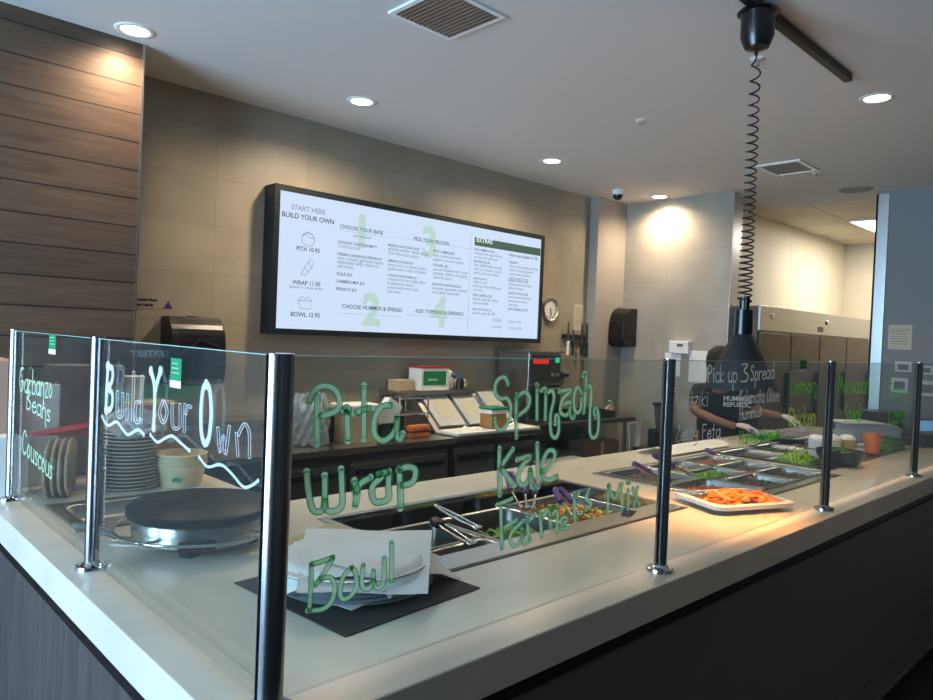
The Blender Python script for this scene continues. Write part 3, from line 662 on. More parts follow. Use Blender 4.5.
for s, px, py, h in (('1', 352, 245, .19), ('2', 362, 324, .215), ('3', 421, 255, .20), ('4', 431, 325, .21)):
    a = tl(px, py); o = text('menu_numeral', s, .29, 'inkgreen', tv, (a.x, -.0026, a.z), bold=.013)
def para(px, py, lines, wmax, lh=4.1, hm='inkbold'):
    for i, s in enumerate(lines):
        if s: tt(s, px, py+i*lh, wmax*min(1, len(s)/26), hm if i == 0 else 'ink', .0005 if i == 0 else 0)
para(353, 236.5, ['(pick one item)'], 30, hm='ink')
para(337.5, 243, ['ORGANIC WHITE BASMATI', 'COUSCOUS $.0'], 48); para(337, 255, ['HERBED GARBANZO BEANS $.0', 'slow cooked garbanzo beans', 'seasoned with olive oil', 'and herbs'], 46)
para(336.5, 275, ['KALE $.0'], 48); para(336, 282.5, ['FARMERS MIX $.0'], 48); para(335.5, 290, ['SPINACH $.0'], 48)
para(388, 246, ['MOROCCAN STEAK $3.00', 'grilled tender steak strips', 'with Moroccan spices'], 40); para(387.5, 261.5, ['LEMON CHICKEN $.0', 'lemon herb marinated chicken', 'grilled with a hint of thyme'], 38)
para(387, 276, ['CHICKEN SHAWARMA $.0', 'roasted chicken thigh slices', 'in shawarma spices', 'served with warm pita', 'and sauce'], 38)
para(433, 252, ['SPICY LAMB $3.00', 'slow cooked lamb with', 'peppers and warm spices'], 34); para(433, 266, ['FALAFEL $.0', 'ground chickpeas with onion', 'parsley, cilantro and garlic', 'herbs & spices'], 34); para(432, 285, ['ROASTED VEGETABLES $.0', 'seasonal vegetables roasted', 'and lightly seasoned'], 34)
b1 = tl(474.5, 240); b2 = tl(540, 253.5)
B().box(b1.x, b2.x, -.004, -.002, b1.z-.040, b1.z+.022).obj('menu_banner', 'inkbar', tv)
a = tl(475.5, 242.8); text('menu_heading', 'EXTRAS', .05, 'inkwhite', tv, (a.x+.005, -.0046, a.z+.010), bold=.0012)
for px, py, ls in ((474, 250, ['SIDE HUMMUS $ 3.00', 'choose from eight flavors', 'served with warm pita']), (473.5, 262, ['FALAFEL $ 3.50', 'four falafel balls served', 'with your choice of sauce', 'herbs and lemon tahini']), (473, 279, ['SWEET POTATO', 'FRIES $ 3.50', 'hand cut fries with sauce', 'to share']),
                   (472.5, 296, ['PITA CHIPS $ 2.50', 'baked crisp pita chips', 'seasoned daily']), (472, 310, ['SOUP OF THE DAY $', 'ask for today $ 4.00'])):
    para(px, py, ls, 29, 3.9)
for px, py, ls in ((509, 256, ['Kids meal available $ 7.00']), (509, 263, ['DESSERTS', 'honey walnut baklava $ 3.00', 'warm rice pudding bowl', 'served with cinnamon', 'and orange blossom']), (508, 281, ['GREEK SALAD $ 5.00', 'crisp greens and feta', 'house dressing']), (508, 294, ['LENTIL SOUP $ 4.00', 'slow simmered lentils', 'served with lemon', 'and herbs']), (507.5, 310, ['SOFT DRINKS $ 2.00'])):
    para(px, py, ls, 28, 3.9)
for px, py, s in ((489, 321, 'pickup'), (505, 322.5, 'delivery daily'), (489, 327.5, 'catering'), (505, 329, 'order online')): tt(s, px+3, py, 9 if len(s) < 10 else 13, 'inkgrey')
b = B()
for p, q_, zz in (((339, 230), (389, 243), 0), ((394, 237), (470, 249), 0), ((338, 313), (402, 318), 0), ((406, 315), (467, 320), 0)):
    a = tl(*p); c = tl(*q_); b.box(a.x, c.x, -.003, -.002, a.z-.001, a.z+.001)
a = tl(471, 238); b.box(a.x-.001, a.x+.001, -.003, -.002, z0+.06, z1-.09)
b.obj('menu_rule', 'inkgrey', tv)
def icon(px, py, kind):
    c = tl(px, py); q = B(); n = Vector((0, -1, 0)); s = .045
    def P(l): return [Vector((c.x+a*s, -.003, c.z+d*s)) for a, d in l]
    circ = [(math.cos(t*.314), math.sin(t*.314)) for t in range(21)]
    if kind == 'pita': ss = [[(a, d*.9-.1) for a, d in circ], [(-1, .2), (-.4, .6), (.4, .1), (1, .3)], [(-.9, .4), (-.3, .9), (.5, .8), (1, .1)]]
    elif kind == 'wrap': ss = [[(-.9, -1), (-.4, .1), (.5, 1.2), (1, .9), (.7, .1), (-.3, -1.1), (-.9, -1)], [(-.4, .1), (.1, -.5)], [(.1, .7), (.7, .1)]]
    else: ss = [[(-1.1, .3), (1.1, .3), (.8, -.8), (-.8, -.8), (-1.1, .3)], [(-1, .4), (-.5, .9), (0, .5), (.5, .9), (1, .4)]]
    for l in ss: ribbon(q.bm, P(l), .0045, n, 0)
    q.obj('menu_icon', 'inkgrey', tv)
icon(308, 239, 'pita'); icon(307, 268, 'wrap'); icon(305, 303, 'bowl')
# ================================================================== things on the back wall
def dispenser(loc, rz, w, h, d, lb, lever=True):
    t = thing('paper_towel_dispenser', lb, 'dispenser', loc, rz, 'black paper towel dispensers')
    # local: wall at y=0, front toward -y
    prof = [(0, 0), (-d*.75, 0), (-d*.93, h*.05), (-d, h*.2), (-d*.98, h*.55), (-d*.86, h*.82), (-d*.6, h*.97), (-d*.4, h), (0, h)]
    b = B(); b.prism([(a, c) for a, c in smooth2(prof)], -w/2, w/2, 'x'); b.obj('cover', 'blackgloss', t, bev=.012)
    B().prism([(a*1.01, c) for a, c in smooth2(prof)[3:-6]] + [(-d*.3, h*.9), (-d*.3, h*.05)], -w/2-.004, -w/2+.03, 'x').obj('side_cheek', 'black', t, bev=.003)
    B().tube([(-w*.35, -d*.99, h*.45), (0, -d*.96, h*.66), (w*.4, -d*.99, h*.55)], .006, 6).obj('moulded_rib', 'black', t, True)
    B().box(-w*.3, w*.3, -d*.7, -d*.3, -.006, .004).obj('paper_slot', 'blackmat', t)
    B().box(-.03, .03, -d*.4, -d*.3, h, h+.012, bev=.003).obj('latch', 'alu', t)
    if lever: B().box(w/2-.005, w/2+.045, -d*.5, -d*.42, h*.22, h*.26).obj('lever', 'black', t)
    return t
def smooth2(p):
    return [(v.x, v.y) for v in smooth_line([Vector((a, c, 0)) for a, c in p], 3)]
dispenser((1.055, YB, 1.235), 0, .30, .375, .20, 'black paper towel dispenser left of the menu screen')
dispenser((5.25, 2.84, 1.53), math.pi/2*-1, .30, .36, .22, 'black paper towel dispenser on the right tiled wall')
sg = thing('wash_hands_sign', 'tiny black lettered hand washing notice on the tiled wall', 'sign', (.835, YB, 1.675))
B().box(-.10, .07, -.002, 0, -.03, .04).obj('clear_backing', 'tile', sg)
text('lettering', 'Employees Must', .022, 'black', sg, (-.098, -.003, .012), bold=.0009); text('lettering', 'Wash Hands', .022, 'black', sg, (-.085, -.003, -.016), bold=.0009)
B().prism([(.085, -.022), (.135, -.022), (.11, .018)], -.003, -.001, 'y').obj('pointer_mark', 'purple', sg)
ck = thing('wall_clock', 'small round silver wall clock beside the menu screen', 'clock', (4.25, YB, 1.83))
RX = Matrix.Rotation(math.pi/2, 4, 'X')
B().lathe([(0, 0), (.10, 0), (.105, .02), (.098, .035), (.090, .03), (.088, .018), (0, .018)], 40, RX).obj('case', 'alu', ck, True)
B().lathe([(0, .019), (.088, .019), (.088, .0185)], 40, RX).obj('dial', 'white', ck)
B().box(-.004, .004, -.024, -.022, -.01, .05, Matrix.Rotation(math.radians(165), 4, 'Y')).obj('hour_hand', 'black', ck)
B().box(-.003, .003, -.027, -.025, -.012, .072, Matrix.Rotation(math.radians(175), 4, 'Y')).obj('minute_hand', 'black', ck)
b = B()
for k in range(12): b.box(-.003, .003, -.0215, -.0195, .066, .082, Matrix.Rotation(k*math.pi/6, 4, 'Y'))
b.obj('hour_marks', 'black', ck)
def paper(name, lb, cat, loc, rz, w, h, m='paper', lines=6, head=False, group=None, ink_='grey_panel'):
    t = thing(name, lb, cat, loc, rz, group)
    B().box(-w/2, w/2, -.003, 0, 0, h).obj('sheet', m, t)
    b = B()
    for k in range(lines):
        zz = h*(.82-.7*k/max(1, lines)); ww = w*(.38-.05*(k % 3)); b.box(-w*.4, ww, -.0036, -.003, zz, zz+h*.018)
    if lines: b.obj('printing', ink_, t)
    return t
paper('notice_sheet', 'pale paper list taped above the knife strip', 'notice', (4.685, YB, 1.66), 0, .15, .24, 'oldpaper', 8)
ks = thing('knife_strip', 'black magnetic knife strip on the back wall', 'knife strip', (4.70, YB, 1.60))
B().box(-.25, .20, -.03, 0, -.02, .02).obj('bar', 'black', ks)
KN = [(-.20, .22, 'steel', 'white', 'white handled knife at the left end of the strip'), (-.13, .12, 'steel', 'black', 'short black handled knife second along the strip'), (.0, .20, 'steel', 'black', 'long black handled knife near the middle of the strip'), (.075, .22, 'steel', 'black', 'black handled knife at the right end of the strip')]
for dx, L, bm_, hm, lb in KN:
    k = thing('kitchen_knife', lb, 'knife', (4.70+dx, YB-.031, 1.58), 0, 'knives on the magnetic strip')
    B().prism([(-.012, -.02), (.014, -.02), (.014, L*.6), (-.006, L*.75), (-.012, L*.5)], -.003, 0, 'y').obj('blade', 'steel_dark', k)
    B().box(-.012, .012, -.014, .004, -.15, -.02, bev=.004).obj('handle', hm, k)
# right tiled wall
paper('taped_sheet', 'sheet of paper low on the right tiled wall below the dispenser', 'notice', (5.25, 2.80, 1.25), -math.pi/2, .19, .25, 'plainwall', 0)
gb = thing('glove_box_holder', 'white box with a grey slot on the right tiled wall', 'box', (5.25, 2.14, 1.49), -math.pi/2)
B().box(-.17, .02, -.06, 0, 0, .11, bev=.004).obj('box', 'white', gb); B().box(-.09, -.03, -.062, -.06, .06, .085).obj('slot', 'grey_panel', gb)
paper('posted_notice', 'white framed sheet left of the two posted papers behind the guard', 'notice', (5.25, 2.30, 1.28), -math.pi/2, .16, .21, 'paper', 0)
paper('posted_notice', 'white framed sheet with a grey strip nearer the worker cap', 'notice', (5.25, 2.05, 1.24), -math.pi/2, .17, .28, 'paper', 0)
sw = thing('wall_bracket', 'small black bracket on the back wall under the knives', 'bracket', (4.46, YB, 1.25)); B().box(-.06, .06, -.05, 0, -.015, .015, bev=.004).obj('arm', 'black', sw); B().box(-.02, .02, -.012, 0, -.03, .03).obj('plate', 'black', sw)
# grey wall at far right
paper('posted_certificate', 'cream certificate sheet high on the grey wall', 'notice', (5.95, .665, 1.60), -math.pi/2, .17, .20, 'oldpaper', 7)
for (y, z, w_, h_, lb) in ((.63, 1.42, .12, .08, 'small white card on the grey wall, upper left of four'), (.47, 1.41, .10, .07, 'small white card on the grey wall, upper right of four'), (.65, 1.25, .12, .12, 'pale green framed card on the grey wall, lower left of four'), (.45, 1.24, .13, .12, 'pale green framed card on the grey wall, lower right of four')):
    t = paper('posted_card', lb, 'notice', (5.95, y, z), -math.pi/2, w_, h_, 'paper', 0, group='cards on the grey wall')
    B().box(-w_*.33, w_*.33, -.004, -.003, h_*.2, h_*.75).obj('printed_panel', 'grey_panel', t)
# ================================================================== back counter line
def leg(b, x, y, z0=FLOOR, z1=.8, r=.02): b.tube([(x, y, z0), (x, y, z1)], r, 12)
# work table left: undercounter refrigerator
wf_ = thing('undercounter_fridge', 'stainless undercounter fridge with flat worktop, back left', 'fridge', (0, 0, 0))
TY = 2.28
B().box(.95, 2.56, TY, 2.90, .86, .90, bev=.004).obj('worktop', 'steel', wf_)
B().box(.95, 2.56, 2.90, 2.93, .86, 1.0).obj('backsplash', 'steel', wf_)
B().box(.95, 2.56, TY-.006, TY-.0005, .868, .902).obj('bright_front_edge', 'alu', wf_)  # paler metal strip stands in for light caught along the worktop edge
B().box(.97, 2.54, TY+.05, 2.90, -.08, .86).obj('body', 'door_steel', wf_)
for a, c in ((1.0, 1.70), (1.76, 2.50)):
    d = B().box(a, c, TY+.02, TY+.05, -.02, .80, bev=.004).obj('door', 'door_steel', wf_)
    B().box(a+.03, c-.03, TY+.005, TY+.02, .74, .77, bev=.003).obj('handle', 'black', d)
b = B()
for x in (1.02, 2.43):
    for y in (2.36, 2.84): b.tube([(x, y, FLOOR), (x, y, -.08)], .025, 12)
b.obj('foot', 'black', wf_)
# sandwich prep fridge
pr = thing('sandwich_prep_fridge', 'stainless prep fridge with white cutting board and raised lids', 'fridge', (0, 0, 0))
B().box(2.60, 3.42, 2.36, 2.90, -.08, .90).obj('body', 'steel_dark', pr)
B().box(2.585, 3.44, 2.30, 2.52, .87, .905, bev=.004).obj('rail', 'steel', pr)
B().box(2.60, 3.42, 2.30, 2.50, .906, .924, bev=.003).obj('cutting_board', 'white', pr)
b = B(); b.prism([(2.52, .905), (2.93, .905), (2.93, 1.15), (2.80, 1.15)], 2.60, 3.42, 'x'); b.obj('lid_hood', 'steel', pr)
for a, c in ((2.61, 2.99), (3.02, 3.41)):
    d = B().box(a, c, 2.335, 2.36, -.02, .82, bev=.004).obj('door', 'door_steel', pr)
    B().box(a+.05, c-.05, 2.328, 2.335, .05, .66).obj('door_inset', 'grey_panel', d)
    B().box(a+.03, c-.03, 2.315, 2.335, .74, .78, bev=.003).obj('handle', 'black', d)
b = B()
for x in (2.65, 3.36):
    for y in (2.42, 2.84): b.tube([(x, y, FLOOR), (x, y, -.08)], .025, 12)
b.obj('foot', 'black', pr)
sf = thing('wall_shelf', 'narrow steel shelf above the prep fridge', 'shelf', (0, 0, 0))
B().box(2.42, 3.16, 2.72, 2.95, 1.145, 1.165).obj('board', 'steel', sf)
B().box(2.42, 3.16, 2.715, 2.722, 1.14, 1.17).obj('bright_front_edge', 'alu', sf)
for x in (2.5, 3.08): B().box(x, x+.02, 2.93, 2.95, 1.05, 1.145).obj('bracket', 'alu', sf)
# sheets lying on the sloped lids
sl = math.atan2(.245, .28)
for i, (x, wd, rz, lb) in enumerate(((2.77, .27, 0, 'tray of printed papers lying on the left sloped lid'), (3.04, .24, 0, 'curled printed sheet on the middle of the sloped lid'), (3.31, .20, 0, 'white sheet on the right end of the sloped lid'))):
    t = thing('printed_sheet', lb, 'paper', (x, 2.655, 1.035), rz, 'papers on the sloped lids')
    Rr = Matrix.Rotation(sl, 4, 'X')
    B().box(-wd*.44, wd*.44, -.15, .155, -.004, .010, Rr).obj('sheet', 'greypaper', t)
    B().box(-wd*.25, wd*.25, -.07, .09, .010, .011, Rr).obj('printing', 'oldpaper', t)
def carton(name, lb, x0, x1, y0, y1, z0, z1, m='card', group=None, rz=0, flap=True, lab=None):
    t = thing(name, lb, 'box', ((x0+x1)/2, (y0+y1)/2, z0), rz, group); w_, d_, h_ = (x1-x0)/2, (y1-y0)/2, z1-z0
    B().box(-w_, w_, -d_, d_, 0, h_, bev=.003).obj('carton', m, t)
    if flap: B().box(-w_, w_, -.02, .02, h_, h_+.0015).box(-.02, .02, -d_-.0015, -d_, h_*.65, h_).obj('tape', 'kraft', t)
    if lab: B().box(lab[0]*w_, lab[1]*w_, -d_-.002, -d_, lab[2]*h_, lab[3]*h_).obj('label_panel', lab[4], t)
    return t
carton('pale_carton', 'pale speckled box at the left end of the steel shelf', 2.48, 2.62, 2.80, 2.92, 1.166, 1.24, 'kraft', flap=False)
t = carton('wrap_box', 'white box with a green label and red lid on the shelf', 2.65, 2.92, 2.76, 2.90, 1.166, 1.325, 'white', flap=False, lab=(-.85, .75, .25, .88, 'green'))
B().box(-.138, .138, -.072, .072, .159, .172).obj('red_lid', 'red', t); B().box(-.07, .02, -.0735, -.0715, .07, .085).obj('printing', 'mk_light', t)
t = thing('snack_bag', 'crinkled white and blue packet on the shelf', 'bag', (2.97, 2.83, 1.166), group='packets on the steel shelf')
B().blob((0, 0, .07), (.055, .045, .07), 3, .14).obj('packet', 'paper', t, True); B().blob((.02, -.025, .10), (.03, .025, .025), 2, .2).obj('print_patch', 'stripes', t, True)
t = thing('snack_bag', 'lumpy cream packet at the right end of the shelf', 'bag', (3.11, 2.84, 1.166), group='packets on the steel shelf')
B().blob((0, 0, .04), (.055, .045, .04), 3, .18).obj('packet', 'creamfood', t, True)
t = thing('dark_jar', 'small dark jar between the packets on the shelf', 'jar', (3.03, 2.76, 1.166)); B().lathe([(0, 0), (.03, 0), (.03, .07), (.022, .085), (0, .085)], 20).obj('jar', 'black', t, True); B().lathe([(0, .085), (.024, .085), (.024, .10), (0, .10)], 20).obj('lid', 'stripes', t)
t = thing('food_tub', 'clear tub of brown sauce with a green lid on the cutting board', 'tub', (3.05, 2.42, .926))
B().box(-.08, .08, -.06, .06, 0, .10, bev=.01).obj('sauce', mat('brown_sauce', (160, 118, 62), .5), t); B().box(-.084, .084, -.064, .064, .10, .13, bev=.006).obj('clear_rim', 'white', t); B().box(-.089, .089, -.069, .069, .13, .146, bev=.006).obj('lid', 'green', t)
# things on the left worktop
t = thing('plastic_bag', 'crumpled clear bag full of cups on the back worktop', 'bag', (1.60, 2.50, .90))
def bagfn(u, v):
    a = 2*math.pi*u; z = .30*v; r = .108*(1-.25*max(0, v-.7)/.3)*(1+.10*math.sin(7*a+9*v)+.08*math.sin(13*a-17*v)+.05*math.sin(23*a+31*v))
    if v == 0: r *= .85
    return (r*math.cos(a), .8*r*math.sin(a), z)
B().sheet(bagfn, 96, 30).obj('bag', 'bag', t, True)
for i in range(5): B().lathe([(0, .01+i*.045), (.055, .01+i*.045), (.075, .05+i*.045), (.072, .05+i*.045), (.05, .015+i*.045)], 20, c=(.01*math.sin(i*2), .01*math.cos(i*3))).obj('cup', 'white', t, True)
t = thing('cardboard_caddy', 'open brown carton with white liner on the back worktop', 'box', (1.93, 2.50, .90))
B().box(-.12, .10, -.08, .08, 0, .19).obj('carton', 'kraft', t); B().box(-.14, .11, -.09, .09, .19, .23, bev=.01).obj('liner', 'paper', t)
t = thing('square_bottle', 'dark square bottle beside the open carton', 'bottle', (1.78, 2.60, .90)); B().box(-.05, .05, -.04, .04, 0, .17, bev=.01).obj('body', 'black', t); B().lathe([(.02, .17), (.02, .20), (0, .20)], 16).obj('cap', 'alu', t)
t = thing('folded_bag', 'white folded paper bag leaning on the back worktop', 'bag', (2.14, 2.50, .90)); B().prism([(-.09, .13), (.02, .26), (.12, .20), (.06, .08), (-.04, .08)], -.03, .03, 'y').obj('sheet', 'paper', t, bev=.004); B().box(-.05, .05, -.05, .03, 0, .10).obj('stand', 'black', t)
wr = thing('wire_rack', 'chrome wire rack with two rails at the end of the worktop', 'rack', (2.38, 2.62, .90))
b = B()
for zz in (.14, .24):
    b.tube([(-.12, -.12, zz), (.12, -.12, zz), (.12, .12, zz), (-.12, .12, zz)], .005, 8, closed=True)
    for k in range(5): b.tube([(-.10+k*.05, -.12, zz), (-.10+k*.05, .12, zz)], .003, 6)
b.obj('shelf_grid', 'chrome', wr)
b = B()
for sx in (-.12, .12):
    for sy in (-.12, .12): b.tube([(sx, sy, 0), (sx, sy, .26)], .006, 8)
b.obj('uprights', 'chrome', wr)
t = thing('snack_packet', 'orange wrapped packet under the wire rack', 'packet', (2.37, 2.44, .90)); B().box(-.08, .08, -.035, .035, 0, .08, bev=.015).obj('packet', mat('orange_brown_wrap', (176, 92, 48), .5, noise=.3, nscale=30), t); B().box(-.09, .09, -.037, .037, .035, .045).obj('seal', 'black', t)
# stainless cabinet oven with displays
ov = thing('cabinet_oven', 'tall stainless oven with a red display and green light', 'oven', (0, 0, 0))
B().box(3.60, 3.99, 2.59, 2.92, .9055, 1.455, bev=.004).obj('cabinet', 'steel', ov)
B().box(3.58, 4.01, 2.57, 2.93, 1.455, 1.47).obj('top', 'steel', ov)
B().box(3.61, 3.98, 2.578, 2.59, 1.22, 1.44).obj('control_panel', 'steel_dark', ov)
B().box(3.64, 3.82, 2.574, 2.578, 1.37, 1.41).obj('red_display', 'redled', ov); B().box(3.91, 3.96, 2.574, 2.578, 1.38, 1.42).obj('green_light', 'greenled', ov)
B().box(3.61, 3.98, 2.570, 2.59, .93, 1.20, bev=.004).obj('door', 'black', ov); B().tube([(3.64, 2.555, 1.17), (3.95, 2.555, 1.17)], .01, 10).obj('handle', 'chrome', ov)
for x in (3.88, 3.94): B().lathe([(0, 0), (.016, 0), (.014, .02), (0, .02)], 16, Matrix.Translation((x, 2.578, 1.28)) @ RX).obj('knob', 'alu', ov)
# right table
rt = thing('steel_table', 'stainless work table with open underside near the corner', 'table', (0, 0, 0))
B().box(3.50, 4.92, 2.45, 2.93, .87, .905, bev=.003).obj('tabletop', 'steel_dark', rt)
for x in (3.55, 4.83):
    for y in (2.50, 2.86): B().tube([(x, y, FLOOR), (x, y, .87)], .018, 12).obj('leg', 'steel', rt)
t = thing('griddle_tray', 'black tray with raised rim on the corner table', 'tray', (4.30, 2.66, .905)); B().box(-.30, .40, -.14, .16, 0, .02).obj('base', 'black', t)
B().box(-.30, .40, -.14, -.125, .02, .06).box(-.30, .40, .145, .16, .02, .06).box(-.30, -.285, -.125, .145, .02, .06).box(.385, .40, -.125, .145, .02, .06).obj('rim', 'black', t); B().box(-.25, .35, -.10, .12, .02, .026).obj('surface', 'stone', t)
t = thing('pump_bottle', 'small bottle with a pale top at the corner table end', 'bottle', (4.78, 2.62, .905)); B().lathe([(0, 0), (.035, 0), (.035, .07), (.015, .09), (.015, .11), (0, .11)], 20).obj('body', 'card', t, True); B().tube([(0, 0, .11), (0, 0, .13), (-.04, 0, .135)], .006, 8).obj('pump', 'white', t)
t = thing('pump_bottle', 'second pale bottle beside the corner table bottle', 'bottle', (4.86, 2.70, .905)); B().lathe([(0, 0), (.03, 0), (.03, .06), (.012, .075), (.012, .09), (0, .09)], 20).obj('body', 'white', t, True); B().lathe([(0, .09), (.014, .09), (.014, .10), (0, .10)], 16).obj('cap', 'alu', t)
# under table boxes and crates (on the floor / undershelf)
carton('cardboard_box', 'brown cardboard box under the corner table, label facing out', 4.28, 4.78, 2.52, 2.85, FLOOR, .70, 'carddark', lab=(.45, .85, .5, .8, 'kraft'))
t = thing('plastic_crate', 'grey lidded crate standing under the corner table', 'crate', (3.95, 2.68, FLOOR), group='grey crates by the corner table'); B().box(-.20, .24, -.16, .16, 0, .80, bev=.01).obj('body', 'greywall', t); B().box(-.22, .26, -.17, .17, .80, .84, bev=.006).obj('lid', 'grey_panel', t)
t = thing('plastic_crate', 'pale grey crate on the floor in front of the corner table', 'crate', (3.70, 2.22, FLOOR), group='grey crates by the corner table'); B().box(-.24, .24, -.16, .16, 0, .82, bev=.012).obj('body', mat('pale_grey_plastic', (140, 138, 136), .6), t); B().box(-.26, .26, -.18, .18, .82, .85, bev=.006).obj('rim', 'greywall', t)
# juicer on stand with towel
js = thing('low_cabinet', 'black low cabinet in the corner under the blender', 'cabinet', (5.02, 2.25, FLOOR)); B().box(-.20, .20, -.16, .16, 0, .85, bev=.005).obj('body', 'black', js); B().box(-.18, .18, -.172, -.16, .05, .80).obj('door', 'blackmat', js)
B().tube([(-.12, -.19, .72), (.12, -.19, .72)], .008, 8).obj('handle', 'alu', js)
jc = thing('blender_machine', 'black commercial blender with a dark clear jug', 'blender', (5.02, 2.25, .65)); jc.scale = (.85, .85, .85)
B().box(-.11, .11, -.10, .10, 0, .20, bev=.03).obj('motor_base', 'black', jc); B().lathe([(.05, .20), (.06, .22), (.085, .44), (.08, .44), (.05, .22)], 4, Rz(math.pi/4)).obj('jug', mat('smoky_plastic', (70, 72, 72), .25), jc)
B().box(-.075, .075, -.075, .075, .44, .47, bev=.01).obj('lid', 'black', jc); B().tube([(.08, 0, .42), (.13, 0, .40), (.13, 0, .28), (.07, 0, .26)], .012, 8).obj('handle', 'black', jc)
tw = thing('hanging_towel', 'white towel hanging from the corner table edge', 'towel', (4.88, 2.44, .86))
def towel(u, v): return (-.11+.22*u*(1-.25*v)+.02*math.sin(3*v), -.012-.03*v*math.sin(7*u+2), -.42*v-.08*v*math.sin(5*u))
B().sheet(towel, 16, 16).obj('cloth', 'towel', tw, True, solid=.006)
# reach-in kitchen fridge wall
fz = thing('reach_in_fridge', 'row of tall stainless reach in fridges beyond the opening', 'fridge', (0, 0, 0))
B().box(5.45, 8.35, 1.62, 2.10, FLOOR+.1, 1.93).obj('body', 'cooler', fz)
B().box(5.45, 8.35, 1.60, 1.62, 1.72, 1.935, bev=.003).obj('top_band', 'steel', fz)
for a, c in ((5.47, 6.10), (6.12, 6.80), (6.82, 7.55), (7.57, 8.33)):
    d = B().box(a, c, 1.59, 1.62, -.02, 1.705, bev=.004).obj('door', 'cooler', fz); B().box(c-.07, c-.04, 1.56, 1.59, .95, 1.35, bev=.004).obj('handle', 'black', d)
B().box(6.76, 6.90, 1.597, 1.60, 1.75, 1.80).obj('badge', 'black', fz)
for x in (5.7, 7.0): B().lathe([(0, 0), (.025, 0), (.02, .012), (0, .012)], 16, Matrix.Translation((x, 1.60, 1.85)) @ RX).obj('lock', 'chrome', fz)
B().box(5.5, 8.3, 1.68, 2.08, FLOOR, FLOOR+.1).obj('plinth', 'black', fz)
# ================================================================== inset food wells
def well(h, lb, name='food_well', front=.06, bars=(), depth=.07):
    x0, x1, y0, y1 = h; t = thing(name, lb, 'food well', (x0, y0, CT+.0005), 0, 'steel food wells set in the counter')
    X, Y = x1-x0, y1-y0; b = B(); s = .03
    for a in ((0, X, 0, front+s), (0, X, Y-s, Y), (0, s, front+s, Y-s), (X-s, X, front+s, Y-s)): b.box(*a, 0, .004)
    b.obj('flange', 'steel', t)
    B().box(-.006, X+.006, -.012, 0, -.0, .003).obj('dark_gasket', 'black', t)
    b = B(); e = .0
    b.box(s-.004, X-s+.004, front+s-.004, front+s, -depth-.10, 0).box(s-.004, X-s+.004, Y-s, Y-s+.004, -depth-.10, 0).box(s-.004, s, front+s, Y-s, -depth-.10, 0).box(X-s, X-s+.004, front+s, Y-s, -depth-.10, 0)
    b.box(s, X-s, front+s, Y-s, -depth-.104, -depth-.10)
    b.obj('basin', 'chrome', t)
    for xb in bars: B().box(xb-.008, xb+.008, front+s, Y-s, -.055, -.045).obj('divider_bar', 'steel', t)
    return t
well(H1, 'steel salad well nearest the guard corner', bars=(), front=.075)
well(H2, 'steel topping well in the middle of the counter', front=.02)
well(H3, 'steel topping well at the far right of the counter', front=.02)
def pan(x0, x1, y0, y1, ztop, depth, lb, m='steel', grp='steel food pans', r=.035):
    t = thing('food_pan', lb, 'pan', ((x0+x1)/2, (y0+y1)/2, ztop-depth), 0, grp); w_, d_ = (x1-x0)/2, (y1-y0)/2
    def rr(hw, hd, rad, n=6):
        out = []
        for cx, cy, a0 in ((hw-rad, hd-rad, 0), (-hw+rad, hd-rad, 90), (-hw+rad, -hd+rad, 180), (hw-rad, -hd+rad, 270)):
            for k in range(n+1): a = math.radians(a0+90*k/n); out.append((cx+rad*math.cos(a), cy+rad*math.sin(a)))
        return out
    b = B(); loops = [rr(w_, d_, .012), rr(w_-.012, d_-.012, r), rr(w_-.016, d_-.016, r), rr(w_-.028, d_-.028, r), rr(w_-.05, d_-.05, r*.8)]
    zs = [depth, depth+.001, depth-.01, .012, 0]; R = [[b.bm.verts.new((x, y, z)) for x, y in L] for L, z in zip(loops, zs)]
    for A, C in zip(R, R[1:]):
        for k in range(len(A)): b.bm.faces.new((A[k], A[(k+1) % len(A)], C[(k+1) % len(A)], C[k]))
    b.bm.faces.new(R[-1]); b.obj('pan', m, t, True, solid=.0012)
    b = B(); Q = [[b.bm.verts.new((x, y, depth+z)) for x, y in L] for L, z in ((rr(w_, d_, .014), -.002), (rr(w_+.001, d_+.001, .014), .0035), (rr(w_-.010, d_-.010, r), .0045), (rr(w_-.013, d_-.013, r), .001))]
    for A, C in zip(Q, Q[1:]):
        for k in range(len(A)): b.bm.faces.new((A[k], A[(k+1) % len(A)], C[(k+1) % len(A)], C[k]))
    b.obj('rim', 'alu', t, True)
    return t
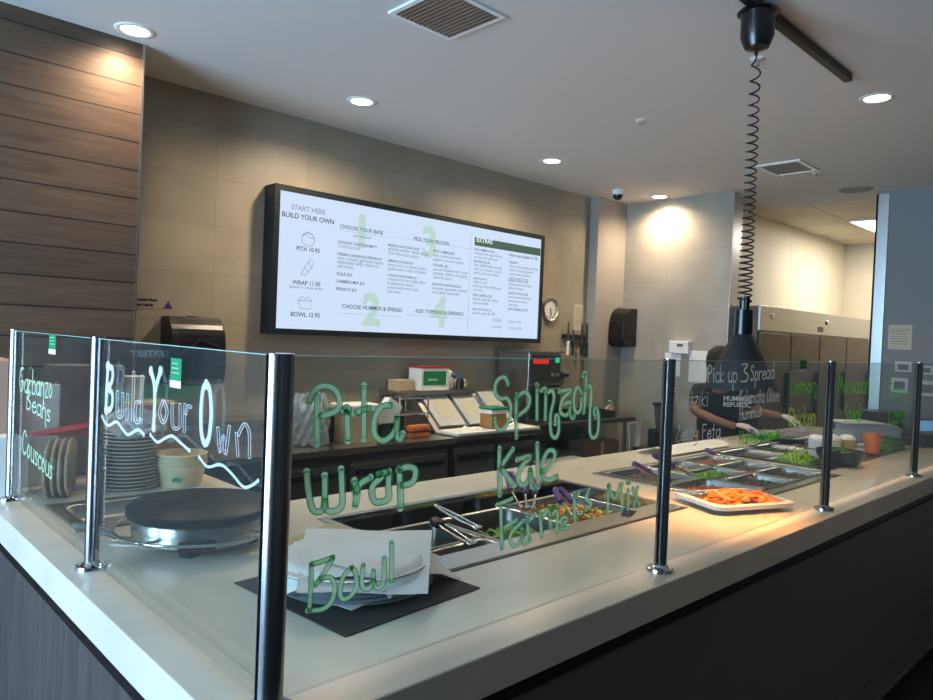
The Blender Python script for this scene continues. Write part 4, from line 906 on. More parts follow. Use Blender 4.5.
def heap(name, lb, cat, x0, x1, y0, y1, zb, zt, m, n, size, mix=None, seedv=1):
    """loose food nobody could count: many small crumpled bits in one mesh"""
    rnd = random.Random(seedv); b = B(); mats = [M[m]]+[M[k] for k in (mix or [])]
    b.box(x0, x1, y0, y1, zb, zb+(zt-zb)*.6)
    nf0 = len(b.bm.faces)
    for f_ in b.bm.faces: f_.material_index = 0
    for i in range(n):
        x = rnd.uniform(x0+size*.5, x1-size*.5); y = rnd.uniform(y0+size*.5, y1-size*.5)
        k = 1-(((x-(x0+x1)/2)/(x1-x0)*2)**2+((y-(y0+y1)/2)/(y1-y0)*2)**2)/2
        z = zb+(zt-zb)*(.5+.5*k*rnd.random()); mi = rnd.randrange(len(mats))
        Tm = Matrix.Translation((x, y, z)) @ Matrix.Rotation(rnd.uniform(0, 6.28), 4, 'Z') @ Matrix.Rotation(rnd.uniform(-.9, .9), 4, 'X') @ Matrix.Rotation(rnd.uniform(-.6, .6), 4, 'Y')
        s = size*rnd.uniform(.6, 1.2); w2 = s*rnd.uniform(.25, .6)
        vs = [b.bm.verts.new(Tm @ Vector(p)) for p in ((-s/2, 0, 0), (-s*.2, -w2/2, s*.12), (s*.25, -w2/2, s*.05), (s/2, 0, s*.1), (s*.2, w2/2, s*.02), (-s*.25, w2/2, s*.13), (0, 0, s*.22))]
        for k2 in range(6):
            f_ = b.bm.faces.new((vs[k2], vs[(k2+1) % 6], vs[6])); f_.material_index = mi
    bm = b.bm; me = bpy.data.meshes.new(name); bm.to_mesh(me); bm.free()
    o = bpy.data.objects.new(name, me); COL.objects.link(o)
    for mm in mats: me.materials.append(mm)
    return tag(o, lb, cat, kind='stuff')
PZ = CT-.045
# first well: three columns
c0, c1, c2, c3 = .80, 1.20, 1.60, 2.03
pan(c0, c1-.01, .67, .94, PZ, .10, 'steel pan of dark spinach at the back left of the salad well', 'steel_dark'); heap('chopped_spinach', 'dark green leaves in the back left pan of the salad well', 'salad', c0+.05, c1-.06, .72, .89, PZ-.095, PZ-.05, 'leafdark', 260, .035, seedv=2)
pan(c0, c1-.01, .49, .66, PZ, .10, 'small steel pan in front of the spinach pan', 'steel_dark'); heap('herb_leaves', 'few green leaves in the small front pan', 'salad', c0+.05, c1-.06, .54, .61, PZ-.095, PZ-.065, 'leafdark', 60, .03, seedv=3)
pan(c1, c2-.01, .49, .94, PZ, .10, 'large dark steel pan of green leaves in the middle of the salad well', 'steel_dark', r=.05); heap('mixed_leaves', 'bright green mixed leaves in the large middle pan', 'salad', c1+.05, c2-.06, .54, .85, PZ-.095, PZ-.03, 'leaf', 420, .05, ['leafdark', 'cucumber'], 4)
pan(c2, c3, .49, .96, PZ, .10, 'steel pan of colourful chopped salad at the right of the salad well'); heap('chopped_salad', 'mixed chopped salad of green, yellow and orange pieces', 'salad', c2+.04, c3-.05, .53, .91, PZ-.09, PZ+.005, 'leafpale', 700, .035, ['leaf', 'orange', 'leafpale', 'cucumber', 'leafpale', 'leaf', 'tomato'], 5)
# tongs
def tongs(lb, p, q, w=.035, hm='purple', grp='tongs and spoons in the food pans', gripfrac=.55):
    p, q = Vector(p), Vector(q); L = (q-p).length; t = thing('serving_tongs', lb, 'tongs', p, 0, grp); d = (q-p)/L
    s = d.cross(Vector((0, 0, 1))).normalized()
    for sg_, nm in ((-1, 'arm'), (1, 'arm')):
        pts = [d*L, d*L*.9+s*sg_*w*.2, d*L*.6+s*sg_*w*.5, d*L*.25+s*sg_*w*.45, s*sg_*w*.3]
        pts = smooth_line(pts, 4); B().tube(pts, .005, 8).obj(nm, 'steel', t, True)
        if hm: B().tube(smooth_line([d*L*.95+s*sg_*w*.2, d*L*.75+s*sg_*w*.4, d*L*(1-gripfrac)+s*sg_*w*.5], 4), .013, 8).obj('grip', hm, t, True)
        B().blob((0, 0, 0), (.022, .012, .008), 2, T=Matrix.Translation(s*sg_*w*.3) @ Rz(math.atan2(d.y, d.x))).obj('claw', 'chrome', t, True)
    return t
tongs('steel tongs lying across the left pans of the salad well', at(476, 527, 'z', .885), at(434, 505, 'z', .93), .03, None)
tongs('steel tongs with dark tips reaching into the small front pan', at(470, 543, 'z', .88), at(432, 519, 'z', .915), .03, 'black', gripfrac=.15)
tongs('purple gripped tongs standing leftmost in the chopped salad', at(524, 506, 'z', .88), at(509, 472, 'z', .965), .05)
tongs('purple gripped tongs standing in the middle of the chopped salad', at(530, 507, 'z', .88), at(531, 478, 'z', .96), .04)
tongs('purple gripped tongs lying right across the chopped salad', at(575, 514, 'z', .885), at(557, 488, 'z', .95), .05)
tongs('small black gripped tongs at the right end of the salad well', (1.93, .50, PZ+.010), at(625, 512, 'z', .915), .03, 'black', gripfrac=.7)
# topping pans, middle well
F2 = ['tomato', 'olive', 'grain', 'olive', 'creamfood', 'grain', 'olive', 'tomato', 'grain']
names = ['diced_tomato', 'chopped_olive', 'cooked_grain', 'chopped_onion', 'chickpea_mix', 'chopped_topping']
k = 0
xs2 = [2.365, 2.735, 3.10, 3.465]; 
for i in range(3):
    ys2 = [.325, .57, .79, 1.005] if i else [.325, .66, 1.005]
    for j in range(len(ys2)-1):
        a, c, d, e = xs2[i]+.004, xs2[i+1]-.004, ys2[j]+.004, ys2[j+1]-.004
        place = ('left', 'middle', 'right')[i]+' column, '+(('front', 'middle', 'back')[j] if i else ('front', 'back')[j])
        pan(a, c, d, e, CT+.004, .09, f'steel topping pan of the middle well, {place}')
        m1 = F2[k % len(F2)]; heap(names[k % 6], f'chopped topping in the middle well, {place} pan', 'topping', a+.03, c-.03, d+.03, e-.03, CT-.065, CT+.003, m1, 260, .022, ['olive', 'grain'] if m1 != 'tomato' else ['orange', 'olive'], 20+k); k += 1
tag(heap('sliced_cucumber', '', '', 2.70, 2.90, .60, .70, CT+.006, CT+.018, 'cucumber', 200, .03, ['cucumber'], 77), 'small heap of bright green herbs on the topping pans', 'herbs', kind='stuff')
xs3 = [3.60, 3.97, 4.36, 4.75, 5.11]
for i in range(4):
    ys3 = [.42, .72, 1.015]
    for j in range(2):
        if (i, j) in ((3, 0),): pass
        a, c, d, e = xs3[i]+.004, xs3[i+1]-.004, ys3[j]+.004, ys3[j+1]-.004
        place = ('first', 'second', 'third', 'fourth')[i]+' column, '+('front', 'back')[j]
        pan(a, c, d, e, CT+.004, .09, f'steel topping pan of the far right well, {place}')
        heap(names[(k*2) % 6], f'dark chopped topping in the far right well, {place} pan', 'topping', a+.03, c-.03, d+.03, e-.03, CT-.065, CT+.003, ('grain', 'olive', 'leafdark')[k % 3], 240, .022, ['olive', 'grain'], 40+k); k += 1
tongs('purple handled spoon resting on the left topping pan', at(660, 478, 'z', .93), at(633, 463, 'z', 1.02), .012)
tongs('purple handled spoon resting behind the second guard post', at(690, 474, 'z', .93), at(652, 454, 'z', 1.03), .012)
tongs('purple handled spoon resting on the back topping pan', at(725, 458, 'z', .93), at(705, 449, 'z', .97), .012)
tongs('long steel tongs crossing the far right topping pans', at(822, 451, 'z', .93), at(795, 446, 'z', 1.0), .05, None)
tongs('steel tongs standing upright behind the far right pans', (3.95, .95, CT+.02), at(787, 431, 'z', 1.06), .03, None)
# side drop-in pan at the left
well(H4, 'shallow steel drop in tray left of the round griddle', 'drop_in_tray', front=.0, depth=.0)
pan(H4[0]+.035, H4[1]-.035, H4[2]+.035, H4[3]-.035, CT-.002, .05, 'empty steel pan in the drop in tray by the griddle')
# ================================================================== carrot tray
TA = -.39
ct = thing('oval_tray', 'white rimmed steel tray of carrot slices under the heat lamp', 'tray', (2.285, .275, CT+.0005), TA); ct.scale = (.88, .9, .95)
def rr(hw, hd, rad, n=6):
    out = []
    for cx, cy, a0 in ((hw-rad, hd-rad, 0), (-hw+rad, hd-rad, 90), (-hw+rad, -hd+rad, 180), (hw-rad, -hd+rad, 270)):
        for q in range(n+1): a = math.radians(a0+90*q/n); out.append((cx+rad*math.cos(a), cy+rad*math.sin(a)))
    return out
b = B(); loops = [rr(.225, .155, .05), rr(.20, .135, .05), rr(.19, .125, .05), rr(.17, .11, .05)]; zs = [.034, .036, .030, .006]
R_ = [[b.bm.verts.new((x, y, z)) for x, y in L] for L, z in zip(loops, zs)]
for A, C in zip(R_, R_[1:]):
    for q in range(len(A)): b.bm.faces.new((A[q], A[(q+1) % len(A)], C[(q+1) % len(A)], C[q]))
b.bm.faces.new(R_[-1]); b.obj('dish', 'alu', ct, True, solid=.004)
b = B(); A = [b.bm.verts.new((x, y, .036)) for x, y in rr(.232, .162, .05)]; C = [b.bm.verts.new((x, y, .038)) for x, y in rr(.205, .14, .05)]; D = [b.bm.verts.new((x, y, .020)) for x, y in rr(.232, .162, .05)]
for q in range(len(A)): b.bm.faces.new((A[q], A[(q+1) % len(A)], C[(q+1) % len(A)], C[q])); b.bm.faces.new((A[q], A[(q+1) % len(A)], D[(q+1) % len(A)], D[q]))
b.obj('rim', 'white', ct, True, solid=.003)
cs0 = None
rnd = random.Random(5); Rt = T3(2.285, .275, CT, TA)
for i in range(95):
    if cs0 is None:
        b = B(); n = 14
        prof = [(math.cos(2*math.pi*q/n)*.030*(1+.15*math.cos(2*math.pi*q/n)), math.sin(2*math.pi*q/n)*.0115) for q in range(n)]
        b.prism(prof, -.0045, .0045, 'z'); cs0 = b.obj('carrot_slice', 'orange', None, bev=.0015); o = cs0
    else: o = cs0.copy(); COL.objects.link(o)
    u, v = rnd.uniform(-.13, .175), rnd.uniform(-.095, .095); lay = 1-((u-.02)/.19)**2*.75-(v/.13)**2*.75
    z = .018+max(0, lay)*.042*(.25+.75*(i/95))
    p = Rt @ Vector((u, v, z)); o.location = p; o.rotation_euler = (rnd.uniform(-.35, .35), rnd.uniform(-.35, .35), rnd.uniform(0, 6.28))
    tag(o, 'orange carrot slice piled with others in the white rimmed tray', 'carrot', 'carrot slices in the tray')
tongs('steel tongs resting on the left rim of the carrot tray', (2.17, .36, CT+.05), at(668, 489, 'z', .94), .03, None)
# ================================================================== griddle
GX, GYc = .335, 1.05
gd = thing('round_griddle', 'round black crepe griddle on a stainless drum', 'griddle', (GX, GYc, CT))
B().lathe([(0, .12), (.205, .12), (.212, .115), (.212, .096), (.205, .09), (0, .09)], 64).obj('plate', 'stone', gd, True)
B().lathe([(.19, .09), (.195, .08), (.195, .030), (.185, .022), (0, .022)], 64).obj('drum', 'steel', gd, True)
B().tube([(.245*math.cos(a*math.pi/32), .245*math.sin(a*math.pi/32), .055) for a in range(64)], .0045, 8, closed=True).obj('ring_rail', 'chrome', gd, True)
for a in (0, 90, 180, 270):
    c, s = math.cos(math.radians(a+30)), math.sin(math.radians(a+30)); B().tube([(.19*c, .19*s, .05), (.245*c, .245*s, .055)], .005, 8).obj('rail_stay', 'chrome', gd)
    c, s = math.cos(math.radians(a+235)), math.sin(math.radians(a+235)); B().lathe([(0, 0), (.028, 0), (.026, .024), (0, .024)], 20, c=(.145*c, .145*s)).obj('foot', 'rubber', gd, True)
B().box(-.05, .05, -.012, .006, .030, .058, T3(-.09, -.185, 0, -.45), bev=.003).obj('control_box', 'black', gd)
B().lathe([(0, 0), (.016, 0), (.014, .016), (0, .016)], 20, T3(-.09, -.195, .044, -.45) @ RX).obj('knob', 'black', gd)
sp_ = thing('crepe_spreader', 'dark handled spreader standing left of the griddle', 'utensil', (.13, 1.33, CT+.001), .5)
B().tube([(0, 0, .03), (-.01, -.01, .20)], [.011, .015], 10).obj('handle', 'grey_panel', sp_, True); B().lathe([(0, 0), (.045, 0), (.045, .028), (.02, .035), (0, .035)], 24).obj('holder', 'steel', sp_, True)
sp_ = thing('crepe_turner', 'short grey handled turner lying beside the griddle', 'utensil', (.135, 1.20, CT+.001), 2.3)
B().tube([(0, 0, .014), (.13, 0, .040)], [.009, .012], 10).obj('handle', 'grey_panel', sp_, True); B().box(-.12, .0, -.02, .02, .004, .008).obj('blade', 'steel', sp_)
# ================================================================== mat, plates, papers
pl = [at(234, 583, 'z', .902), at(345, 637, 'z', .902), at(480, 588, 'z', .902), at(372, 553, 'z', .902)]
pl[3] = pl[0]+(pl[2]-pl[1])
ctr = sum(pl, Vector())/4
tag(B().prism([(p.x, p.y) for p in pl], CT+.0005, CT+.0035, 'z').obj('placemat', 'mat'), 'charcoal woven mat under the stack of plates', 'mat')
PX, PY = .49, .465
g_plate = 'steel plates stacked on the mat'; pz = CT+.004; np_ = 7
proto = None
for i in range(np_):
    if proto is None:
        proto = B().lathe([(0, 0), (.11, 0), (.125, .006), (.208, .012), (.211, .014), (.206, .0145), (.124, .0085), (.11, .003), (0, .003)], 56).obj('serving_plate', 'plate', None, True); o = proto
    else: o = proto.copy(); COL.objects.link(o)
    jx, jy = random.uniform(-.008, .008), random.uniform(-.008, .008); o.location = (PX+jx, PY+jy, pz+i*.0095)
    tag(o, ['steel plate at the bottom of the plate stack', 'steel plate second from the bottom of the stack', 'steel plate third from the bottom of the stack', 'steel plate in the middle of the stack', 'steel plate third from the top of the stack', 'steel plate second from the top of the stack', 'steel plate on top of the stack under the papers'][i], 'plate', g_plate)
top = pz+(np_-1)*.0095+.016
def sheetobj(lb, cx, cy, z, sx, sy, rot, m, droop, lift=0, name='parchment_sheet', rp=.185):
    c, s = math.cos(rot), math.sin(rot)
    def fn(u, v):
        a, d = (u-.5)*sx, (v-.5)*sy; x, y = cx+a*c-d*s, cy+a*s+d*c
        r = math.hypot(x-PX, y-PY); zz = z-max(0, r-rp)*droop+lift*((u-.5)**2)*.3+.002*math.sin(9*u+5*v)
        return (x, y, max(zz, CT+.006))
    return tag(B().sheet(fn, 18, 18).obj(name, m, None, True, solid=.0006), lb, 'paper', 'papers over the plates')
# interleaved corners low in the stack
zz_ = [pz+.020, pz+.030, pz+.039, pz+.049, pz+.058]
sheetobj('tan paper liner showing at the back of the plate stack', PX+.0, PY+.09, top+.002, .34, .28, .35, 'kraft', .15, name='liner_sheet', rp=.30)
sheetobj('parchment corner sticking out at the right of the stack low down', PX+.07, PY-.02, top+.004, .30, .30, .55, 'parchment', .55)
sheetobj('parchment corner sticking out at the left of the stack', PX-.03, PY-.0, top+.006, .34, .30, .95, 'parchment', .75)
sheetobj('parchment sheet folded over the right rim of the plates', PX+.06, PY-.04, top+.008, .32, .32, .25, 'parchment', .8)
for k, (a_, dx_, dy_) in enumerate(((.2, -.02, -.03), (.75, .02, -.02), (.45, .0, -.035))):
    c_, s_ = math.cos(a_), math.sin(a_); zk = pz+.0152+k*.019
    b = B(); b.prism([(PX+dx_+x*c_-y*s_, PY+dy_+x*s_+y*c_) for x, y in ((-.145, -.14), (.145, -.14), (.145, .14), (-.145, .14))], zk, zk+.0008, 'z')
    tag(b.obj('parchment_sheet', 'parchment'), ('white paper square between the lowest plates', 'white paper square between the middle plates', 'white paper square between the upper plates')[k], 'paper', 'papers between the plates')
K = [at(306, 529, 'z', top+.014), at(432, 531, 'z', top+.012), at(428, 594, 'z', top-.030), at(296, 592, 'z', top-.010)]
def topsheet(u, v):
    p = (K[0]*(1-u)+K[1]*u)*(1-v)+(K[3]*(1-u)+K[2]*u)*v
    return (p.x, p.y, p.z+.018*math.sin(math.pi*v)*(.6+.4*u)+.002*math.sin(8*u+5*v))
tag(B().sheet(topsheet, 18, 18).obj('parchment_sheet', 'parchment', None, True, solid=.0006), 'large top parchment sheet behind the word Bowl', 'paper', 'papers over the plates')
# ================================================================== left counter things
t = thing('clear_lid_stack', 'tall stack of clear plastic lids behind the griddle', 'lids', (.42, 1.93, CT))
lid0 = None
for i in range(16):
    z = i*.0145; B().lathe([(0, z), (.095, z), (.106, z+.006), (.112, z+.008), (.113, z+.012), (.104, z+.011), (.094, z+.004), (0, z+.004)], 40, c=(random.uniform(-.004, .004), random.uniform(-.004, .004))).obj('lid', 'lidplast', t, True)
def film(u, v):
    a = 2*math.pi*u; r = .13*(1-.9*v**3)*(1+.10*math.sin(5*a+4*v)+.05*math.sin(11*a)); return (r*math.cos(a), r*math.sin(a), .23+.07*v+.02*math.sin(4*a+3*v))
B().sheet(film, 40, 8).obj('film_wrap', 'bag', t, True)
bw = None
for i in range(4):
    if bw is None: bw = B().lathe([(0, 0), (.080, 0), (.100, .085), (.104, .09), (.101, .092), (.095, .08), (.073, .006), (0, .006)], 40).obj('fibre_bowl', 'tan', None, True); o = bw
    else: o = bw.copy(); COL.objects.link(o)
    o.location = (.60, 1.86, CT+.001+i*.014)
    tag(o, ['tan fibre bowl at the bottom of the bowl stack', 'tan fibre bowl second from the bottom', 'tan fibre bowl second from the top', 'tan fibre bowl on top of the bowl stack'][i], 'bowl', 'stacked tan bowls')
# stickers on the bowls
tag(B().prism([(-.02, .0), (-.012, .014), (.010, .016), (.022, .004), (.012, -.006), (-.010, -.004)], -.001, .001, 'y').obj('green_tag', 'green', loc=(.545, 1.765, CT+.035), rot=(.2, 0, -.65)), 'small green tag stuck at the foot of the bowl stack', 'tag')
# boards standing on edge
b0 = None
RY = Matrix.Rotation(math.pi/2, 4, 'X')
for i in range(4):
    if b0 is None:
        b0 = B().lathe([(0, -.006), (.106, -.006), (.110, -.003), (.110, .003), (.106, .006), (0, .006)], 48, RY).obj('round_board', 'boardwood', None, True); o = b0
    else: o = b0.copy(); COL.objects.link(o)
    o.location = (.125+.022*i, 1.90-.006*i, CT+.1105); o.rotation_euler = (0, 0, 1.15)
    tag(o, ['round wooden board leaning leftmost on its edge', 'round wooden board second from the left on its edge', 'round wooden board third from the left on its edge', 'round wooden board rightmost on its edge'][i], 'board', 'round boards standing on edge')
t = thing('red_card_sleeve', 'long red folded card lying over the boards', 'card', (.34, 2.06, CT+.215), .1); B().prism([(-.26, .005), (.20, -.015), (.24, .035), (-.05, .03)], -.05, .05, 'y').obj('sleeve', 'red', t, bev=.004)
B().box(.17, .23, .0, .03, -.215, -.01).obj('stand', 'clearplast', t); B().box(-.14, -.10, .03, .05, -.215, .0).obj('stand', 'clearplast', t)
carton('cardboard_box', 'grey brown tall box standing behind the red card', .22, .50, 2.26, 2.44, CT, 1.37, mat('grey_card', (128, 112, 100), .85), flap=False)
carton('cardboard_box', 'low tan box right of the tall box', .51, .74, 2.20, 2.46, CT, 1.20, 'card')
t = thing('white_cup', 'white tub standing on the low tan box', 'tub', (.575, 2.40, 1.203)); B().lathe([(0, 0), (.045, 0), (.055, .10), (.05, .10), (.04, .01), (0, .01)], 28).obj('tub', 'white', t, True); B().lathe([(0, .10), (.058, .10), (.058, .112), (0, .112)], 28).obj('lid', 'paper', t)
t = thing('paper_stack', 'upright bundle of white paper bags by the far left post', 'paper bags', (.135, 2.24, CT), .1); 
for i in range(7): B().box(-.07, .07, -.10+.028*i, -.078+.028*i, 0, .40-.01*(i % 3), bev=.004).obj('bag', 'paper', t)
carton('cardboard_box', 'pinkish tan carton at the far left end of the counter', -.045, .05, 2.10, 2.42, CT+.007, 1.40, mat('pink_tan_card', (190, 150, 128), .85), flap=False)
t = thing('printed_bag', 'white printed paper bag at the left picture edge', 'bag', (-.02, 2.0, CT+.007)); B().box(-.035, .035, -.045, .045, 0, .22, bev=.004).obj('bag', 'paper', t); B().box(-.037, -.035, -.03, .03, .08, .17).obj('printing', 'grey_panel', t)
# ================================================================== right counter things
for i, (px, w_, m_, lb) in enumerate(((818, .052, 'paper', 'cream tub with a crumpled white top, nearest the guard post'), (832, .052, 'creamfood', 'olive cream tub in the middle of the tubs'), (847, .05, mat('tan_tub', (176, 146, 92), .6), 'tan tub at the right of the tubs'))):
    q = at(px, 458, 'z', .905); t = thing('deli_tub', lb, 'tub', (q.x+.05, q.y+.02, .905), group='tubs on the far right pans')
    B().lathe([(0, 0), (w_, 0), (w_*1.1, .11), (0, .11)], 28).obj('tub', m_, t, True); B().blob((0, 0, .115), (w_*.9, w_*.9, .025), 2, .25).obj('crumpled_top', 'paper', t, True)
q = at(872, 455, 'z', .905); t = thing('orange_cup', 'orange paper cup lying open among the tubs', 'cup', (q.x, q.y, .91), .4); B().lathe([(0, 0), (.04, 0), (.055, .13), (.05, .13), (.036, .006), (0, .006)], 24, Matrix.Rotation(.25, 4, 'Y')).obj('cup', mat('orange_paper', (214, 112, 66), .6), t, True); B().lathe([(0, .09), (.046, .09), (.046, .095), (0, .095)], 24, Matrix.Rotation(.25, 4, 'Y')).obj('contents', 'grain', t)
q = at(840, 464, 'z', .905); t = thing('black_bowl', 'black round bowl with green leaves at the well end', 'bowl', (q.x, q.y, .906)); B().lathe([(0, 0), (.09, 0), (.125, .045), (.135, .08), (.13, .08), (.12, .045), (.08, .01), (0, .01)], 40).obj('bowl', 'black', t, True)
heap('bowl_leaves', 'green leaves heaped in the black bowl', 'salad', q.x-.075, q.x+.075, q.y-.075, q.y+.075, .925, .99, 'leaf', 160, .04, ['leafdark'], 91)
q = at(800, 462, 'z', .905); heap('romaine_leaves', 'yellow green leaves in the pan left of the guard post', 'salad', q.x-.08, q.x+.10, q.y-.08, q.y+.10, CT-.0, CT+.05, 'cucumber', 170, .05, ['leafpale', 'cucumber'], 92)
q = at(893, 449, 'z', .905); t = heap('herb_bunch', 'green herbs heaped at the right end of the trays', 'herbs', q.x-.12, q.x+.16, q.y-.03, q.y+.12, .906, .98, 'leaf', 240, .045, ['leafdark', 'green'], 93)
q = at(885, 449, 'z', .905)
t = thing('takeout_box_stack', 'large pale grey box with sloped corner behind the herbs', 'box', (5.36, .66, CT), -.55); B().prism([(-.24, 0), (.22, 0), (.22, .07), (.12, .13), (-.24, .135)], -.10, .10, 'y').obj('body', mat('light_grey_box', (168, 172, 180), .6), t); B().box(-.30, .02, -.11, .11, .135, .145).obj('lid_flap', 'white', t)
t = thing('receipt_printer', 'black printer box near the last guard post', 'printer', (5.45, .30, CT), -.5); B().box(-.17, .17, -.10, .10, 0, .10, bev=.012).obj('body', 'black', t); B().box(-.05, .10, -.06, .06, .10, .104).obj('paper_slot', 'grey_panel', t)
t = thing('till_screen', 'blue lit till screen facing the kitchen by the grey wall', 'screen', (5.75, .34, CT), math.radians(-52)); B().box(-.12, .12, -.06, .06, 0, .015).obj('base', 'black', t); B().box(-.02, .02, -.01, .02, .015, .08).obj('neck', 'black', t)
Rr = Matrix.Translation((0, 0, .10)) @ Matrix.Rotation(-.3, 4, 'X'); B().box(-.15, .15, -.012, .012, -.075, .075, Rr, bev=.004).obj('housing', 'black', t); B().box(-.135, .135, -.0135, -.012, -.062, .062, Rr).obj('display', 'bluescreen', t)
t = thing('black_hood_shelf', 'long black machine behind the grey box by the wall', 'machine', (5.72, .66, CT), -.0); B().box(-.08, .20, -.06, .18, 0, .19, bev=.01).obj('body', 'blackmat', t); B().box(-.09, .21, -.07, .19, .19, .20, bev=.003).obj('top_edge', 'black', t)
t = thing('folded_apron_cloth', 'crumpled white cloth on the counter edge by the worker', 'cloth', (3.55, 1.20, CT))
def cl(u, v): return ((u-.5)*.75+.05*math.sin(6*v), (v-.5)*.22, .012+.03*abs(math.sin(4*u+3*v))*(1-abs(2*v-1)))
B().sheet(cl, 30, 14).obj('cloth', 'paper', t, True, solid=.004)
tb = thing('steel_sheet_pan', 'black oval pan in front of the worker hands', 'pan', (4.80, 1.08, CT)); B().lathe([(0, 0), (.20, 0), (.24, .03), (.235, .03), (.195, .005), (0, .005)], 40, Matrix.Scale(1.3, 4, (1, 0, 0))).obj('pan', 'black', tb, True)
ws = thing('wall_sign', 'black sign with white lettering on the wood wall left of the counter', 'sign', (-.70, 2.519, 1.40))
B().box(-.26, .26, -.02, 0, -.14, .16).obj('board', 'blackmat', ws); B().box(-.26, .26, -.022, 0, -.22, -.14).obj('band', 'green', ws)
text('lettering', 'EATERY', .06, 'mk_white', ws, (-.07, -.022, .0), bold=.002, width=.16); text('lettering', 'MEDITERRANEAN', .03, 'mk_white', ws, (-.10, -.022, .065), bold=.001, width=.22)
# ================================================================== the worker
O = Vector((4.82, 1.62, 0)); ru = Vector((.72, -.693, 0)); rv_ = Vector((.693, .72, 0))
def W(u, v, z): return O+ru*u+rv_*v+Vector((0, 0, z))
def skin(name, joints, edges, m, parent=None, sub=2, root=0):
    me = bpy.data.meshes.new(name); me.from_pydata([tuple(W(*j[:3])) for j in joints], edges, []); o = bpy.data.objects.new(name, me); COL.objects.link(o)
    md = o.modifiers.new('Skin', 'SKIN'); md.use_smooth_shade = True
    for i, j in enumerate(joints):
        s = me.skin_vertices[0].data[i]; r = j[3]; s.radius = r if isinstance(r, tuple) else (r, r); s.use_root = (i == root)
    ms = o.modifiers.new('Sub', 'SUBSURF'); ms.levels = sub; ms.render_levels = sub
    me.materials.append(M[m])
    if parent: o.parent = parent
    return o
pe = skin('person', [(0, .14, .76, .13), (0, .08, .95, .13), (0, -.02, 1.12, .14), (-.01, -.10, 1.20, .10), (-.05, -.16, 1.27, .058), (-.08, -.21, 1.33, .060),
    (-.085, -.24, 1.39, .082), (-.09, -.23, 1.44, .084), (-.085, -.215, 1.475, .05),
    (-.19, -.08, 1.19, .062), (-.25, -.14, 1.06, .045), (-.12, -.32, 1.00, .036), (.0, -.40, .972, .027),
    (.19, -.10, 1.18, .062), (.24, -.18, 1.06, .045), (.28, -.34, 1.065, .036), (.335, -.42, 1.06, .027),
    (-.09, .14, .70, .10), (-.10, .12, .28, .062), (-.10, .18, -.12, .042), (-.10, .06, -.165, .035), (.09, .14, .70, .10), (.10, .12, .28, .062), (.10, .18, -.12, .042), (.10, .06, -.165, .035)],
    [(0, 1), (1, 2), (2, 3), (3, 4), (4, 5), (5, 6), (6, 7), (7, 8), (3, 9), (9, 10), (10, 11), (11, 12), (3, 13), (13, 14), (14, 15), (15, 16), (0, 17), (17, 18), (18, 19), (19, 20), (0, 21), (21, 22), (22, 23), (23, 24)], 'skin')
tag(pe, 'person in black cap and black shirt leaning over the counter, preparing food in gloves', 'person')
skin('black_shirt', [(0, .13, .82, .155), (0, .08, .95, .155), (0, -.02, 1.10, .165), (-.01, -.10, 1.19, .125), (-.045, -.15, 1.245, .075), (-.19, -.08, 1.19, .088), (-.245, -.13, 1.085, .072), (.19, -.10, 1.18, .088), (.235, -.16, 1.085, .072)],
     [(0, 1), (1, 2), (2, 3), (3, 4), (3, 5), (5, 6), (3, 7), (7, 8)], 'shirt', pe)
skin('trousers', [(0, .14, .74, .15), (-.09, .14, .66, .115), (-.10, .12, .28, .082), (-.10, .18, -.10, .06), (.09, .14, .66, .115), (.10, .12, .28, .082), (.10, .18, -.10, .06)], [(0, 1), (1, 2), (2, 3), (0, 4), (4, 5), (5, 6)], 'shirt', pe)
skin('apron', [(0, -.03, .98, (.17, .03)), (0, -.10, 1.02, (.17, .04)), (0, .0, .55, (.17, .03))], [(1, 0), (0, 2)], 'shirt', pe)
for sx in (-1, 1):
    b = B(); b.blob((0, 0, 0), (.05, .12, .045), 2); o = b.obj('shoe', 'black', pe, True); o.location = W(sx*.10, .10, FLOOR+.045); o.rotation_euler = (0, 0, math.atan2(rv_.y, rv_.x)-math.pi/2)
hd = W(-.085, -.235, 1.425)
HT = Matrix.Translation(hd) @ Rz(-.765) @ Matrix.Rotation(math.radians(28), 4, 'X')  # face looks down toward the counter
def hp(b, name, m, smooth=True): o = b.obj(name, m, pe, smooth); o.matrix_local = HT; return o
cb_ = B()
cb_.lathe([(.112, .0), (.118, .04), (.113, .085), (.085, .122), (.03, .138), (0, .138)], 32); hp(cb_, 'cap', 'shirt')
cb_ = B(); cb_.sheet(lambda u, v: ((u-.5)*.17, -.095-.085*v*(1-(2*u-1)**2*.55), .030-.012*v-.02*(2*u-1)**2), 14, 6); o = hp(cb_, 'cap_peak', 'shirt'); o.modifiers.new('S', 'SOLIDIFY').thickness = .004
cb_ = B(); cb_.lathe([(.092, -.06), (.106, -.02), (.108, .03)], 24); 
for v in list(cb_.bm.verts):
    if v.co.y < -.02: v.co *= .86
hp(cb_, 'hair', 'blackmat')
for sx in (-1, 1):
    hp(B().blob((sx*.034, -.082, .012), (.013, .008, .008), 2), 'eye', 'white'); hp(B().blob((sx*.034, -.089, .011), (.006, .003, .006), 2), 'pupil', 'black')
    hp(B().blob((sx*.095, .0, -.005), (.012, .022, .034), 2), 'ear', 'skin')
hp(B().blob((0, -.092, -.018), (.014, .020, .026), 2), 'nose', 'skin'); hp(B().blob((0, -.082, -.056), (.026, .008, .007), 2), 'mouth', mat('lips', (130, 70, 62), .5))
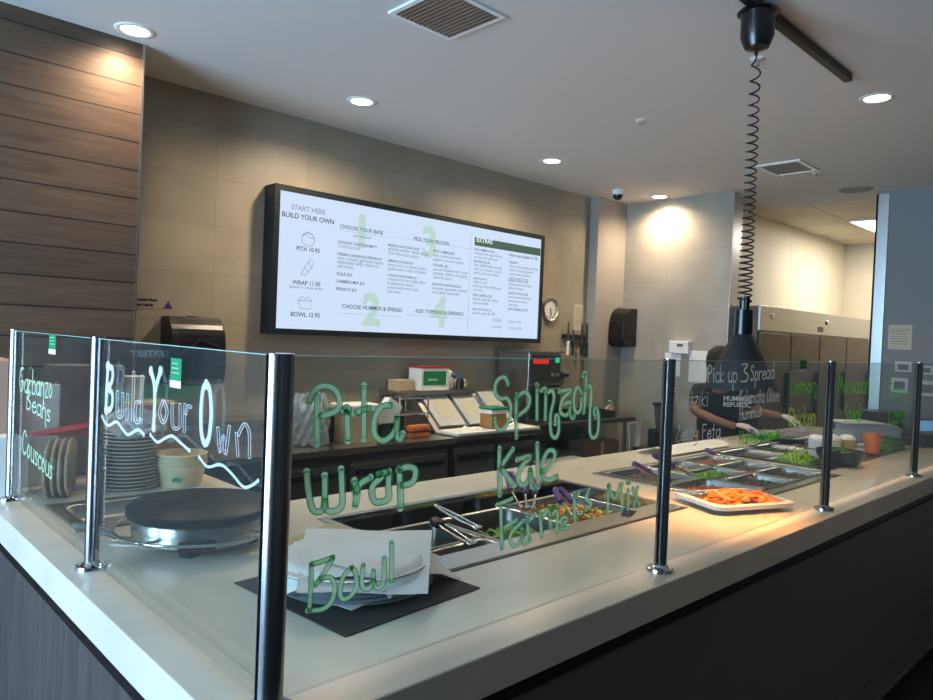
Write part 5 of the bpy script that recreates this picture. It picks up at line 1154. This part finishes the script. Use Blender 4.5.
def hand(w0, dirv, side, down=.25):
    """gloved hand: palm and five separate bent fingers"""
    d = Vector(dirv).normalized(); up = Vector((0, 0, 1)); s = d.cross(up).normalized(); up = s.cross(d)
    def H(a, c, e): return w0+d*a+s*c*side+up*e
    J = [H(-.03, 0, 0), H(.02, 0, 0), H(.06, 0, -.005), H(.08, 0, -.010)]; rad = [.028, (.036), (.038), (.030)]
    me_j = [(*j, r) for j, r in zip(J, rad)]
    def sk(name, pts, rads, edges):
        me = bpy.data.meshes.new(name); me.from_pydata([tuple(p) for p in pts], edges, []); o = bpy.data.objects.new(name, me); COL.objects.link(o)
        o.modifiers.new('Skin', 'SKIN').use_smooth_shade = True
        for i, r in enumerate(rads):
            q = me.skin_vertices[0].data[i]; q.radius = (r, r*.62) if name == 'glove_palm' else (r, r); q.use_root = i == 0
        mm = o.modifiers.new('Sub', 'SUBSURF'); mm.levels = 1; mm.render_levels = 2
        me.materials.append(M['glove']); o.parent = pe; return o
    sk('glove_palm', J, rad, [(0, 1), (1, 2), (2, 3)])
    for k, (off, L) in enumerate(((-.027, .070), (-.009, .080), (.009, .076), (.027, .058))):
        sk('glove_finger', [H(.065, off, -.006), H(.085+L*.3, off*1.1, -.012), H(.085+L*.65, off*1.15, -.028-down*.03), H(.085+L*.9, off*1.15, -.052-down*.03)], [.010, .0095, .0088, .008], [(0, 1), (1, 2), (2, 3)])
    sk('glove_finger', [H(.01, -.028, -.004), H(.04, -.052, -.014), H(.07, -.058, -.030), H(.088, -.050, -.042)], [.012, .011, .010, .009], [(0, 1), (1, 2), (2, 3)])
hand(W(.015, -.405, .985), ru*.95-rv_*.25+Vector((0, 0, -.08)), 1)
hand(W(.34, -.425, 1.065), ru*.9-rv_*.3+Vector((0, 0, -.25)), -1)
# shirt lettering
ctx = W(.05, -.245, 1.135)
for s_, dz in (('HUMMUS', .018), ('REPUBLIC', -.028)):
    o = text('shirt_lettering', s_, .05, 'mk_white', pe, ctx+Vector((0, 0, dz)), rot=(math.radians(78), 0, -.765), align='CENTER', width=.21, th=.003, bold=.001)
print('built', len(bpy.data.objects))
